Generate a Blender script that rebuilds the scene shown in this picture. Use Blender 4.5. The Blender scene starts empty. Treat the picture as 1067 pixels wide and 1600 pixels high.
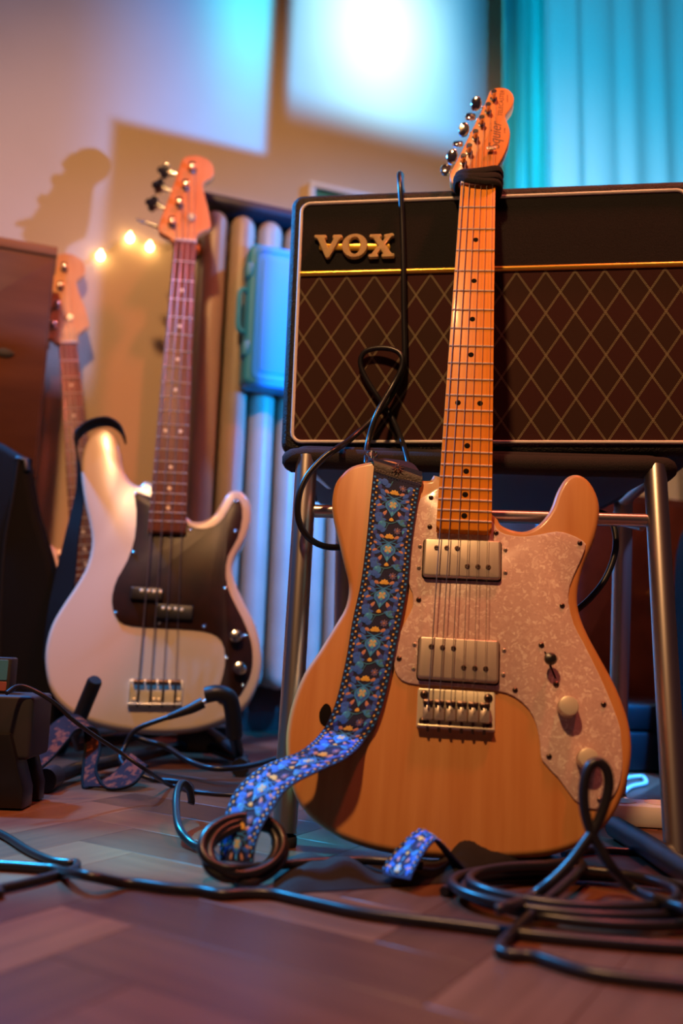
import bpy, bmesh, math, random
from mathutils import Vector as V, Matrix
random.seed(7)
sc = bpy.context.scene
C = sc.collection
pi = math.pi
# ------------------------------------------------------------------ camera
F = 1350.0                                     # focal length in pixels of the 1067x1600 frame
HC = 0.200                                     # camera height
CAM = V((0, 0, HC))
RT = V((0.99946, -0.00501, 0.03299)); DN = V((0.03337, 0.15005, -0.98813)); FW = V((0.0, 0.98867, 0.15013))
RT.normalize(); DN.normalize(); FW.normalize()
cd = bpy.data.cameras.new('camera'); cam = bpy.data.objects.new('camera', cd); C.objects.link(cam)
cd.sensor_fit = 'VERTICAL'; cd.sensor_height = 36.0; cd.lens = F / 1600 * 36
m = Matrix((RT, -DN, -FW)).transposed().to_4x4(); m.translation = CAM
cam.matrix_world = m
cd.clip_start = 0.05
cd.dof.use_dof = True; cd.dof.focus_distance = 0.96; cd.dof.aperture_fstop = 2.6
sc.camera = cam
# ------------------------------------------------------------------ world, exposure
w = bpy.data.worlds.new('world'); sc.world = w; w.use_nodes = True
w.node_tree.nodes['Background'].inputs[0].default_value = (0.34, 0.17, 0.22, 1)
w.node_tree.nodes['Background'].inputs[1].default_value = 0.06
sc.view_settings.view_transform = 'Standard'; sc.view_settings.look = 'None'
sc.view_settings.gamma = 1.0; sc.view_settings.use_curve_mapping = False
sc.view_settings.exposure = 0.0
# ------------------------------------------------------------------ wall frame
PSI = math.radians(20)
WS = V((math.cos(PSI), math.sin(PSI), 0)); WN = V((math.sin(PSI), -math.cos(PSI), 0)); UP = V((0, 0, 1))
W0 = V((0, 2.05, 0))
# ------------------------------------------------------------------ lamps of the room, plus added fill spots
def lamp(name, kind, loc, target, color, energy, **kw):
    l = bpy.data.lights.new(name, kind); l.color = color; l.energy = energy
    for k, v in kw.items(): setattr(l, k, v)
    o = bpy.data.objects.new(name, l); C.objects.link(o); o.location = loc
    o.rotation_euler = (V(target) - V(loc)).to_track_quat('-Z', 'Y').to_euler()
    return o
lamp('warm_room_lamp', 'SPOT', (-0.36, -0.15, 2.15), (-0.02, 1.30, 0.40), (1.0, 0.50, 0.20), 140, shadow_soft_size=0.07, spot_size=math.radians(90), spot_blend=0.65)
lamp('red_stage_lamp', 'SPOT', (0.75, 0.75, 2.5), (0.1, 1.0, 0.3), (1.0, 0.16, 0.09), 95, shadow_soft_size=0.08, spot_size=math.radians(80), spot_blend=0.7)
lamp('blue_stage_lamp', 'SPOT', (-0.95, 1.47, 1.40), (-0.1, 0.85, 0.15), (0.02, 0.34, 1.0), 140, shadow_soft_size=0.05, spot_size=math.radians(70), spot_blend=0.5)
lamp('blue_bounce_lamp', 'SPOT', (0.95, 1.72, 1.95), (-0.15, 1.75, 0.6), (0.03, 0.36, 1.0), 70, shadow_soft_size=0.06, spot_size=math.radians(58), spot_blend=0.6)  # added lamp, stands in for blue light reflected off curtain and wall

def disco(name, loc, px_target, col, en, deg):
    t = Vt(*px_target); lamp(name, 'SPOT', loc, t, col, en, shadow_soft_size=0.02, spot_size=math.radians(deg), spot_blend=0.8)
def Vt(x, y):
    d = RT * ((x - 533.5) / F) + DN * ((y - 800) / F) + FW; return CAM + d * (-HC / d.z)
disco('cyan_fill_spot', (-0.95, 1.42, 1.45), (352, 1330), (0.02, 0.62, 1.0), 260, 9)  # narrow cyan spots added to brighten the strap foot and floor leads
disco('cyan_fill_spot', (-0.95, 1.42, 1.45), (60, 1338), (0.02, 0.55, 1.0), 300, 9)
disco('cyan_fill_spot', (-0.95, 1.42, 1.45), (640, 1450), (0.02, 0.45, 1.0), 130, 12)
disco('green_stage_lamp', (-0.6, -0.3, 2.0), (55, 1500), (0.25, 1.0, 0.35), 26, 4.2)
disco('violet_stage_lamp', (0.5, -0.5, 2.0), (700, 1500), (0.75, 0.35, 1.0), 14, 9)

def projector():
    """video projector standing out of frame right of the amplifier, throwing a blue picture up onto the wall"""
    P = V((0.64, 1.06, 0.79))
    D = (P - W0).dot(WN); sP = (P - W0).dot(WS)
    l = bpy.data.lights.new('video_projector', 'SPOT'); l.energy = 1.0; l.color = (1, 1, 1)
    l.shadow_soft_size = 0.012; l.spot_size = math.radians(150); l.spot_blend = 0.15
    o = bpy.data.objects.new('video_projector', l); C.objects.link(o)
    # lamp axis square to the wall: local x along the wall, y up, -z to the wall (lens shift does the rest)
    mm = Matrix((WS, UP, WN)).transposed().to_4x4(); mm.translation = P; o.matrix_world = mm
    l.use_nodes = True; nt = l.node_tree; N = nt.nodes; L = nt.links
    em = N['Emission']
    tc = N.new('ShaderNodeTexCoord'); sp = N.new('ShaderNodeSeparateXYZ'); L.new(tc.outputs['Normal'], sp.inputs[0])
    def math_(op, a, b=None, c=None, clamp=False):
        n = N.new('ShaderNodeMath'); n.operation = op; n.use_clamp = clamp
        for i, x in enumerate((a, b, c)):
            if x is None: continue
            if isinstance(x, (int, float)): n.inputs[i].default_value = x
            else: L.new(x, n.inputs[i])
        return n.outputs[0]
    def step(x, a, b):
        n = N.new('ShaderNodeMapRange'); n.interpolation_type = 'SMOOTHSTEP'
        L.new(x, n.inputs[0]); n.inputs[1].default_value = min(a, b); n.inputs[2].default_value = max(a, b)
        n.inputs[3].default_value = 0 if a < b else 1; n.inputs[4].default_value = 1 if a < b else 0
        return n.outputs[0]
    nz = math_('MULTIPLY', sp.outputs[2], -1.0)
    s = math_('ADD', math_('MULTIPLY', math_('DIVIDE', sp.outputs[0], nz), PJS * D), sP)   # metres along the wall
    z = math_('ADD', math_('MULTIPLY', math_('DIVIDE', sp.outputs[1], nz), PJS * D), P.z)  # metres above the floor
    mul = lambda *a: a[0] if len(a) == 1 else math_('MULTIPLY', a[0], mul(*a[1:]))
    def spot(cs, cz, rs, rz):
        q = math_('ADD', math_('POWER', math_('ABSOLUTE', math_('DIVIDE', math_('SUBTRACT', s, cs), rs)), 2.0), math_('POWER', math_('ABSOLUTE', math_('DIVIDE', math_('SUBTRACT', z, cz), rz)), 2.0))
        return math_('POWER', 2.718, math_('MULTIPLY', q, -1.0))
    left = mul(step(s, -0.222, -0.245), math_('MAXIMUM', step(z, 1.375, 1.395), step(s, -0.585, -0.61)))  # dark zone cut into the picture in place of a cast shadow
    mid = mul(step(s, -0.195, -0.165), step(s, 0.43, 0.25), step(z, 1.47, 1.60))
    cur = mul(step(s, 0.36, 0.52), step(z, 0.85, 1.1))
    terms = [
        (mul(left, step(s, -0.32, -0.62)), (0.12, 0.18, 0.46), 1.9),
        (mul(left, step(s, -0.74, -0.34), step(z, 1.15, 1.3)), (0.0, 0.25, 1.0), 3.8),
        (mul(left, spot(-0.29, 1.80, 0.10, 0.26)), (0.05, 0.85, 1.0), 3.6),
        (mid, (0.0, 0.34, 1.0), 3.8),
        (mul(mid, spot(0.05, 1.86, 0.17, 0.24)), (0.55, 1.0, 1.0), 6.5),
        (cur, (0.01, 0.45, 0.80), 2.2),
        (mul(step(z, 1.28, 1.12), step(s, -0.44, -0.38), step(s, 0.5, 0.3)), (0.0, 0.26, 1.0), 2.6),
    ]
    acc = None
    for fac, col, k in terms:
        rgb = N.new('ShaderNodeRGB'); rgb.outputs[0].default_value = (*[c * k for c in col], 1)
        vm = N.new('ShaderNodeVectorMath'); vm.operation = 'SCALE'; L.new(rgb.outputs[0], vm.inputs[0]); L.new(fac, vm.inputs['Scale'])
        if acc is None: acc = vm.outputs[0]
        else:
            va = N.new('ShaderNodeVectorMath'); va.operation = 'ADD'; L.new(acc, va.inputs[0]); L.new(vm.outputs[0], va.inputs[1]); acc = va.outputs[0]
    L.new(acc, em.inputs['Color']); em.inputs['Strength'].default_value = PJE
PJS, PJE = 1.0, 72.0
projector()

# ------------------------------------------------------------------ pixel helpers
def ray(x, y): return RT * ((x - 533.5) / F) + DN * ((y - 800) / F) + FW
def at_y(x, y, Y):
    d = ray(x, y); return CAM + d * (Y / d.y)
def on_floor(x, y, z=0.0):
    d = ray(x, y); return CAM + d * ((z - HC) / d.z)
class Fr:
    """a thing's own frame: x across, y up its length, z out of its face"""
    def __init__(s, O, X, Y, Z): s.O, s.X, s.Y, s.Z = V(O), V(X).normalized(), V(Y).normalized(), V(Z).normalized()
    def mat(s):
        m = Matrix((s.X, s.Y, s.Z)).transposed().to_4x4(); m.translation = s.O; return m
    def loc(s, px, py, z=0.0):
        d = ray(px, py); t = (s.O + s.Z * z - CAM).dot(s.Z) / d.dot(s.Z); p = CAM + d * t - s.O
        return V((p.dot(s.X), p.dot(s.Y), z))
    def w(s, x, y, z=0.0): return s.O + s.X * x + s.Y * y + s.Z * z
    def inv(s, p): q = V(p) - s.O; return V((q.dot(s.X), q.dot(s.Y), q.dot(s.Z)))
WALL = Fr(W0, WS, UP, WN)

# ------------------------------------------------------------------ materials
MATS = {}
def mat(name, col, rough=0.5, metal=0.0, col2=None, scale=(1, 1, 1), nscale=8.0, detail=4.0, fac=(0.35, 0.65), bump=0.0, bscale=60.0, coat=0.0, emit=None, estr=0.0, alpha=None, spec=None, trans=0.0, wave=None, coords='Object', sheen=0.0):
    if name in MATS: return MATS[name]
    mt = bpy.data.materials.new(name); mt.use_nodes = True; nt = mt.node_tree; N = nt.nodes; L = nt.links
    b = N['Principled BSDF']
    b.inputs['Base Color'].default_value = (*col, 1); b.inputs['Roughness'].default_value = rough; b.inputs['Metallic'].default_value = metal
    if coat: b.inputs['Coat Weight'].default_value = coat; b.inputs['Coat Roughness'].default_value = 0.12
    if sheen: b.inputs['Sheen Weight'].default_value = sheen
    if spec is not None: b.inputs['Specular IOR Level'].default_value = spec
    if trans: b.inputs['Transmission Weight'].default_value = trans
    if emit: b.inputs['Emission Color'].default_value = (*emit, 1); b.inputs['Emission Strength'].default_value = estr
    tc = N.new('ShaderNodeTexCoord'); mp = N.new('ShaderNodeMapping'); mp.inputs['Scale'].default_value = scale; L.new(tc.outputs[coords], mp.inputs[0])
    if col2 is not None:
        if wave:
            t = N.new('ShaderNodeTexWave'); t.inputs['Scale'].default_value = nscale; t.inputs['Distortion'].default_value = wave[0]; t.inputs['Detail'].default_value = 3; t.inputs['Detail Scale'].default_value = wave[1]; t.bands_direction = wave[2]
        else:
            t = N.new('ShaderNodeTexNoise'); t.inputs['Scale'].default_value = nscale; t.inputs['Detail'].default_value = detail
        L.new(mp.outputs[0], t.inputs[0])
        r = N.new('ShaderNodeValToRGB'); r.color_ramp.elements[0].position = fac[0]; r.color_ramp.elements[1].position = fac[1]
        r.color_ramp.elements[0].color = (*col, 1); r.color_ramp.elements[1].color = (*col2, 1)
        L.new(t.outputs['Fac'], r.inputs[0]); L.new(r.outputs[0], b.inputs['Base Color'])
    if bump:
        t2 = N.new('ShaderNodeTexNoise'); t2.inputs['Scale'].default_value = bscale; t2.inputs['Detail'].default_value = 3; L.new(mp.outputs[0], t2.inputs[0])
        bp = N.new('ShaderNodeBump'); bp.inputs['Strength'].default_value = bump; bp.inputs['Distance'].default_value = 0.002
        L.new(t2.outputs['Fac'], bp.inputs['Height']); L.new(bp.outputs[0], b.inputs['Normal'])
    MATS[name] = mt; return mt

mat('plaster', (0.62, 0.49, 0.34), 0.85, col2=(0.66, 0.53, 0.38), nscale=3, bump=0.12, bscale=40)
mat('natural_ash', (0.58, 0.235, 0.060), 0.42, col2=(0.70, 0.34, 0.110), scale=(14, 0.8, 6), nscale=5, fac=(0.3, 0.72), coat=0.15)
mat('maple', (0.84, 0.27, 0.004), 0.42, col2=(0.90, 0.32, 0.008), scale=(20, 1.2, 8), nscale=4, coat=0.1)
mat('maple_head', (0.76, 0.25, 0.045), 0.4, col2=(0.84, 0.30, 0.06), scale=(16, 1.5, 8), nscale=4, coat=0.1)
mat('bass_head_maple', (0.74, 0.20, 0.05), 0.4, col2=(0.80, 0.25, 0.07), scale=(16, 1.5, 8), nscale=4, coat=0.1)
mat('rosewood', (0.11, 0.028, 0.022), 0.45, col2=(0.20, 0.055, 0.042), scale=(30, 2, 8), nscale=6)
mat('chrome', (0.78, 0.76, 0.74), 0.16, 1.0)
mat('worn_chrome', (0.66, 0.58, 0.48), 0.34, 0.6, col2=(0.58, 0.50, 0.42), scale=(30, 3, 3), nscale=3)
mat('bridge_cream_steel', (0.88, 0.80, 0.60), 0.32, 0.35)
mat('dark_steel', (0.16, 0.10, 0.08), 0.35, 0.9)
mat('steel_string', (0.40, 0.34, 0.30), 0.38, 1.0)
mat('fret_wire', (0.95, 0.88, 0.78), 0.30, 0.35)
mat('black_plastic', (0.012, 0.011, 0.012), 0.32)
mat('black_rubber', (0.014, 0.013, 0.015), 0.42)
mat('cable_black', (0.013, 0.013, 0.018), 0.33)
mat('black_cloth', (0.010, 0.008, 0.010), 0.9, bump=0.5, bscale=900)
mat('black_nylon', (0.006, 0.0055, 0.0065), 0.8, bump=0.4, bscale=700, spec=0.2)
mat('inlay_black', (0.008, 0.006, 0.005), 0.8, spec=0.1)
mat('inlay_pearl', (0.85, 0.72, 0.62), 0.3)
mat('bone', (0.86, 0.74, 0.60), 0.4)
mat('cream_lacquer', (0.74, 0.62, 0.49), 0.24, coat=0.3)
mat('pink_lacquer', (0.85, 0.55, 0.50), 0.2, coat=0.4)
mat('tortoise', (0.018, 0.007, 0.006), 0.36, col2=(0.034, 0.011, 0.008), nscale=30, spec=0.3)
mat('brown_leather', (0.030, 0.014, 0.013), 0.5, bump=0.3, bscale=500)
mat('thread', (0.30, 0.24, 0.20), 0.8)
mat('white_piping', (0.95, 0.92, 0.88), 0.5)
mat('gold_trim', (0.92, 0.56, 0.08), 0.28, 0.7)
mat('gold_logo', (0.98, 0.74, 0.36), 0.34, 0.30)
mat('decal_brown', (0.20, 0.055, 0.02), 0.5)
mat('black_tolex', (0.013, 0.012, 0.013), 0.5, bump=0.9, bscale=520, spec=0.35)
mat('radiator_paint', (0.44, 0.37, 0.26), 0.4, col2=(0.38, 0.32, 0.23), nscale=9, bump=0.15, bscale=70)
mat('dark_board', (0.035, 0.04, 0.06), 0.5)
mat('case_plastic', (0.03, 0.42, 0.85), 0.45)
mat('walnut', (0.075, 0.024, 0.009), 0.5, spec=0.25, col2=(0.17, 0.060, 0.020), scale=(1.2, 6, 9), nscale=3, detail=6, fac=(0.25, 0.75))
mat('walnut_top_lit', (0.26, 0.095, 0.026), 0.5, spec=0.25, col2=(0.32, 0.12, 0.036), scale=(1.2, 6, 9), nscale=3)  # lighter walnut, the lit look of the top board is in its colour
mat('steel_tube', (0.60, 0.56, 0.53), 0.32, 1.0)
mat('seat_fabric', (0.020, 0.014, 0.016), 0.85, bump=0.6, bscale=900)
mat('seat_under', (0.05, 0.055, 0.075), 0.6)
mat('dark_grey', (0.030, 0.026, 0.028), 0.6)
mat('teal_drape', (0.04, 0.80, 0.74), 0.7, col2=(0.03, 0.55, 0.52), scale=(30, 1, 1), nscale=2)
mat('sheer_white', (0.78, 0.76, 0.72), 0.8)
mat('picture_green', (0.05, 0.28, 0.20), 0.5)
mat('white_plastic', (0.78, 0.78, 0.76), 0.4)
mat('bulb_glow', (1, 0.8, 0.5), 0.4, emit=(1.0, 0.60, 0.22), estr=16)
mat('wire_clear', (0.55, 0.50, 0.42), 0.4)
mat('panel_blue', (0.08, 0.28, 0.45), 0.4)
mat('panel_red', (0.40, 0.12, 0.10), 0.5)
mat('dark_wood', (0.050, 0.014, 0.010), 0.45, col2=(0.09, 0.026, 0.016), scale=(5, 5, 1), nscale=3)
mat('red_brocade', (0.030, 0.004, 0.005), 0.7, col2=(0.28, 0.055, 0.014), nscale=90, fac=(0.48, 0.60), spec=0.2)
# embroidery threads
for n, c in dict(em_navy=(0.008, 0.045, 0.45), em_blue=(0.010, 0.14, 0.85), em_teal=(0.015, 0.30, 0.90), em_aqua=(0.06, 0.52, 1.0), em_yellow=(0.85, 0.55, 0.08), em_pink=(0.62, 0.30, 0.20), em_green=(0.03, 0.26, 0.45), em_mauve=(0.20, 0.13, 0.26), em_pale=(0.65, 0.62, 0.34)).items():
    mat(n, c, 0.55, bump=0.3, bscale=1500, sheen=0.2)
mat('strap_band', (0.006, 0.012, 0.070), 0.75, bump=0.4, bscale=1200)

def nodes_of(name):
    mt = MATS[name]; return mt.node_tree.nodes, mt.node_tree.links, mt.node_tree.nodes['Principled BSDF']
# mother of pearl pickguard: voronoi flakes
def pearl():
    mt = mat('pearloid', (0.8, 0.6, 0.55), 0.22, coat=0.3); N, L, b = nodes_of('pearloid')
    tc = N.new('ShaderNodeTexCoord'); nz = N.new('ShaderNodeTexNoise'); nz.inputs['Scale'].default_value = 90; nz.inputs['Detail'].default_value = 2
    L.new(tc.outputs['Object'], nz.inputs[0])
    mx = N.new('ShaderNodeMix'); mx.data_type = 'VECTOR'; mx.inputs['Factor'].default_value = 0.02
    L.new(tc.outputs['Object'], mx.inputs['A']); L.new(nz.outputs['Color'], mx.inputs['B'])
    vo = N.new('ShaderNodeTexVoronoi'); vo.inputs['Scale'].default_value = 380; L.new(mx.outputs['Result'], vo.inputs['Vector'])
    sp = N.new('ShaderNodeSeparateColor'); L.new(vo.outputs['Color'], sp.inputs[0])
    r = N.new('ShaderNodeValToRGB'); e = r.color_ramp.elements
    e[0].position = 0.0; e[0].color = (0.66, 0.45, 0.40, 1); e[1].position = 1.0; e[1].color = (0.95, 0.80, 0.70, 1)
    k = e.new(0.72); k.color = (0.73, 0.52, 0.46, 1)
    L.new(sp.outputs[0], r.inputs[0]); L.new(r.outputs[0], b.inputs['Base Color'])
pearl()
# amplifier grille cloth: brown weave with a diamond lattice of double threads
def grille(pu, pv):
    mt = mat('grille_cloth', (0.06, 0.02, 0.018), 0.85, spec=0.2); N, L, b = nodes_of('grille_cloth')
    tc = N.new('ShaderNodeTexCoord'); sp = N.new('ShaderNodeSeparateXYZ'); L.new(tc.outputs['Object'], sp.inputs[0])
    def m_(op, a, bb=None):
        n = N.new('ShaderNodeMath'); n.operation = op
        for i, x in enumerate((a, bb)):
            if x is None: continue
            if isinstance(x, (int, float)): n.inputs[i].default_value = x
            else: L.new(x, n.inputs[i])
        return n.outputs[0]
    u = m_('DIVIDE', m_('SUBTRACT', sp.outputs[0], GRX), pu); v = m_('DIVIDE', m_('SUBTRACT', sp.outputs[1], GRY), pv)
    def lines(c, off):
        f = m_('ABSOLUTE', m_('SUBTRACT', m_('FRACT', m_('ADD', c, 0.5)), 0.5))     # distance to the line, in periods
        return m_('LESS_THAN', m_('ABSOLUTE', m_('SUBTRACT', f, 0.024)), 0.012)
    a = m_('ADD', u, v); c = m_('SUBTRACT', u, v)
    ln = m_('MAXIMUM', lines(a, 0), lines(c, 0))
    chk = m_('FRACT', m_('MULTIPLY', m_('ADD', m_('FLOOR', a), m_('FLOOR', c)), 0.5))
    chk = m_('GREATER_THAN', chk, 0.25)
    wv = N.new('ShaderNodeTexChecker'); wv.inputs['Scale'].default_value = 900; L.new(tc.outputs['Object'], wv.inputs[0])
    mx1 = N.new('ShaderNodeMix'); mx1.data_type = 'RGBA'; L.new(chk, mx1.inputs['Factor'])
    mx1.inputs['A'].default_value = (0.062, 0.026, 0.018, 1); mx1.inputs['B'].default_value = (0.072, 0.021, 0.019, 1)
    dk = N.new('ShaderNodeMix'); dk.data_type = 'RGBA'; dk.blend_type = 'MULTIPLY'; L.new(wv.outputs['Fac'], dk.inputs['Factor']); L.new(mx1.outputs['Result'], dk.inputs['A']); dk.inputs['B'].default_value = (0.45, 0.45, 0.45, 1)
    # dashes along the thread
    dsh = m_('GREATER_THAN', m_('FRACT', m_('MULTIPLY', sp.outputs[1], 420.0)), 0.3)
    ln2 = m_('MULTIPLY', ln, m_('ADD', m_('MULTIPLY', dsh, 0.6), 0.4))
    mx2 = N.new('ShaderNodeMix'); mx2.data_type = 'RGBA'; L.new(ln2, mx2.inputs['Factor']); L.new(dk.outputs['Result'], mx2.inputs['A']); mx2.inputs['B'].default_value = (0.30, 0.255, 0.15, 1)
    L.new(mx2.outputs['Result'], b.inputs['Base Color'])
# ------------------------------------------------------------------ mesh helpers
def catmull(pts, n=6, closed=False):
    pts = [V(p) for p in pts]; N = len(pts); out = []
    segs = N if closed else N - 1
    for i in range(segs):
        if closed: p0, p1, p2, p3 = pts[(i - 1) % N], pts[i], pts[(i + 1) % N], pts[(i + 2) % N]
        else: p0, p1, p2, p3 = pts[max(i - 1, 0)], pts[i], pts[i + 1], pts[min(i + 2, N - 1)]
        for k in range(n):
            t = k / n; out.append(0.5 * ((2 * p1) + (p2 - p0) * t + (2 * p0 - 5 * p1 + 4 * p2 - p3) * t * t + (3 * p1 - p0 - 3 * p2 + p3) * t ** 3))
    if not closed: out.append(pts[-1])
    return out
class MB:
    def __init__(s): s.v = []; s.f = []; s.mi = []; s.cur = 0
    def add(s, vs, fs):
        b = len(s.v); s.v += [V(p) for p in vs]
        for f in fs: s.f.append([b + i for i in f]); s.mi.append(s.cur)
        return s
    def slab(s, outline, z0, z1, r=0.002, rb=None, seg=4):
        """closed outline (x,y) extruded from z0 (back) to z1 (front) with rounded rims"""
        o = [V((p[0], p[1])) for p in outline]; n = len(o)
        A = sum(o[i].x * o[(i + 1) % n].y - o[(i + 1) % n].x * o[i].y for i in range(n))
        if A < 0: o.reverse()
        nr = []
        for i in range(n):
            a = (o[i] - o[i - 1]); c = (o[(i + 1) % n] - o[i])
            a = a.normalized() if a.length > 1e-9 else c.normalized(); c = c.normalized() if c.length > 1e-9 else a
            t = a + c; t = t.normalized() if t.length > 1e-6 else a
            k = V((t.y, -t.x)); na = V((a.y, -a.x)); d = max(0.5, k.dot(na)); nr.append(k / d)
        rb = r if rb is None else rb
        rings = []
        for k in range(seg + 1):
            a = k / seg * pi / 2; rings.append((rb * (1 - math.sin(a)), z0 + rb * (1 - math.cos(a))))
        for k in range(seg + 1):
            a = k / seg * pi / 2; rings.append((r * (1 - math.cos(a)), z1 - r * (1 - math.sin(a))))
        vs = []; fs = []
        for ins, z in rings: vs += [(o[i].x - nr[i].x * ins, o[i].y - nr[i].y * ins, z) for i in range(n)]
        for k in range(len(rings) - 1):
            for i in range(n): j = (i + 1) % n; fs.append((k * n + i, k * n + j, (k + 1) * n + j, (k + 1) * n + i))
        fs.append(tuple(reversed(range(n)))); fs.append(tuple((len(rings) - 1) * n + i for i in range(n)))
        return s.add(vs, fs)
    def box(s, c, d, r=0.0, R=None, seg=2):
        x, y, z = d[0] / 2, d[1] / 2, d[2] / 2
        if r > 0:
            o = rrect(-x, -y, x, y, r, 3); t = MB().slab(o, -z, z, min(r, z * 0.98), seg=seg)
        else:
            t = MB().add([(sx * x, sy * y, sz * z) for sz in (-1, 1) for sx, sy in ((-1, -1), (1, -1), (1, 1), (-1, 1))], [(3, 2, 1, 0), (4, 5, 6, 7), (0, 1, 5, 4), (1, 2, 6, 5), (2, 3, 7, 6), (3, 0, 4, 7)])
        return s.merge(t, R, c)
    def merge(s, t, R=None, c=(0, 0, 0)):
        c = V(c); return s.add([(R @ p if R is not None else p) + c for p in t.v], t.f)
    def tube(s, pts, r, sides=10, closed=False, caps=True, flat=None):
        pts = [V(p) for p in pts]; n = len(pts); rs = r if isinstance(r, (list, tuple)) else [r] * n
        tg = []
        for i in range(n):
            a = pts[(i + 1) % n] if (closed or i < n - 1) else pts[i]; b = pts[i - 1] if (closed or i > 0) else pts[i]
            d = a - b; tg.append(d.normalized() if d.length > 1e-9 else V((0, 0, 1)))
        u = tg[0].orthogonal().normalized()
        if flat is not None: u = (V(flat) - tg[0] * V(flat).dot(tg[0])).normalized()
        vs = []; fs = []
        for i in range(n):
            u = u - tg[i] * u.dot(tg[i]); u = u.normalized() if u.length > 1e-6 else tg[i].orthogonal().normalized()
            w_ = tg[i].cross(u)
            for k in range(sides):
                a = 2 * pi * k / sides; vs.append(pts[i] + (u * math.cos(a) + w_ * math.sin(a)) * rs[i])
        for i in range(n if closed else n - 1):
            j = (i + 1) % n
            for k in range(sides): l = (k + 1) % sides; fs.append((i * sides + k, i * sides + l, j * sides + l, j * sides + k))
        if caps and not closed: fs.append(tuple(reversed(range(sides)))); fs.append(tuple((n - 1) * sides + k for k in range(sides)))
        return s.add(vs, fs)
    def lathe(s, c, axis, prof, sides=20):
        """prof: (radius, height along axis) pairs"""
        ax = V(axis).normalized(); u = ax.orthogonal().normalized(); w_ = ax.cross(u); c = V(c); vs = []; fs = []
        for r, h in prof:
            for k in range(sides): a = 2 * pi * k / sides; vs.append(c + ax * h + (u * math.cos(a) + w_ * math.sin(a)) * r)
        for i in range(len(prof) - 1):
            for k in range(sides): l = (k + 1) % sides; fs.append((i * sides + k, i * sides + l, (i + 1) * sides + l, (i + 1) * sides + k))
        fs.append(tuple(reversed(range(sides)))); fs.append(tuple((len(prof) - 1) * sides + k for k in range(sides)))
        return s.add(vs, fs)
    def band(s, Lp, Rp, th, sg=1):
        """ribbon between two edge lines with a thickness"""
        n = len(Lp); vs = []; fs = []
        for i in range(n):
            a, b = V(Lp[i]), V(Rp[i]); p, q = V(Lp[min(i + 1, n - 1)]), V(Lp[max(i - 1, 0)])
            nn = (b - a).cross(p - q); nn = nn.normalized() if nn.length > 1e-12 else V((0, 0, 1))
            nn = nn * sg; vs += [a, b, b + nn * th, a + nn * th]
        for i in range(n - 1):
            for k in range(4): l = (k + 1) % 4; fs.append((i * 4 + k, i * 4 + l, i * 4 + 4 + l, i * 4 + 4 + k))
        fs += [(3, 2, 1, 0), tuple((n - 1) * 4 + k for k in range(4))]
        return s.add(vs, fs)
    def build(s, name, mats, parent=None, angle=38, center=False):
        me = bpy.data.meshes.new(name); off = V((0, 0, 0))
        if center and s.v:
            xs = [p.x for p in s.v]; ys = [p.y for p in s.v]; off = V(((min(xs) + max(xs)) / 2, (min(ys) + max(ys)) / 2, min(p.z for p in s.v)))
        me.from_pydata([p - off for p in s.v], [], s.f)
        ms = mats if isinstance(mats, (list, tuple)) else [mats]
        for q in ms: me.materials.append(MATS[q])
        if len(ms) > 1: me.polygons.foreach_set('material_index', s.mi)
        bm = bmesh.new(); bm.from_mesh(me); bmesh.ops.recalc_face_normals(bm, faces=bm.faces); bm.to_mesh(me); bm.free()
        me.polygons.foreach_set('use_smooth', [True] * len(me.polygons)); me.set_sharp_from_angle(angle=math.radians(angle)); me.update()
        o = bpy.data.objects.new(name, me); C.objects.link(o); o.location = off
        if parent is not None: o.parent = parent
        return o
def rrect(x0, y0, x1, y1, r, seg=4):
    o = []
    for cx, cy, a0 in ((x1 - r, y1 - r, 0), (x0 + r, y1 - r, pi / 2), (x0 + r, y0 + r, pi), (x1 - r, y0 + r, 3 * pi / 2)):
        for k in range(seg + 1): a = a0 + k / seg * pi / 2; o.append((cx + r * math.cos(a), cy + r * math.sin(a)))
    return o
def tag(o, label, cat, group=None, kind=None):
    o['label'] = label; o['category'] = cat
    if group: o['group'] = group
    if kind: o['kind'] = kind
    return o
def thing(name, label, cat, fr=None, loc=None, group=None):
    o = bpy.data.objects.new(name, None); C.objects.link(o); o.empty_display_size = 0.05
    if fr is not None: o.matrix_world = fr.mat()
    if loc is not None: o.location = loc
    return tag(o, label, cat, group)
def share(src, parent, loc=None, rot=None):
    o = src.copy(); C.objects.link(o); o.parent = parent
    if loc is not None: o.location = loc
    if rot is not None: o.rotation_euler = rot
    return o
def struct(o): o['kind'] = 'structure'; return o
def text_mesh(txt, size, shear=0.0, extrude=0.0, spacing=1.0):
    cu = bpy.data.curves.new('lettering', 'FONT'); cu.body = txt; cu.size = size; cu.shear = shear; cu.extrude = extrude; cu.align_x = 'LEFT'; cu.space_character = spacing
    o = bpy.data.objects.new('lettering', cu); C.objects.link(o)
    dg = bpy.context.evaluated_depsgraph_get(); me = bpy.data.meshes.new_from_object(o.evaluated_get(dg))
    vs = [v.co.copy() for v in me.vertices]; fs = [tuple(p.vertices) for p in me.polygons]
    bpy.data.objects.remove(o); bpy.data.curves.remove(cu); bpy.data.meshes.remove(me)
    return vs, fs
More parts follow.
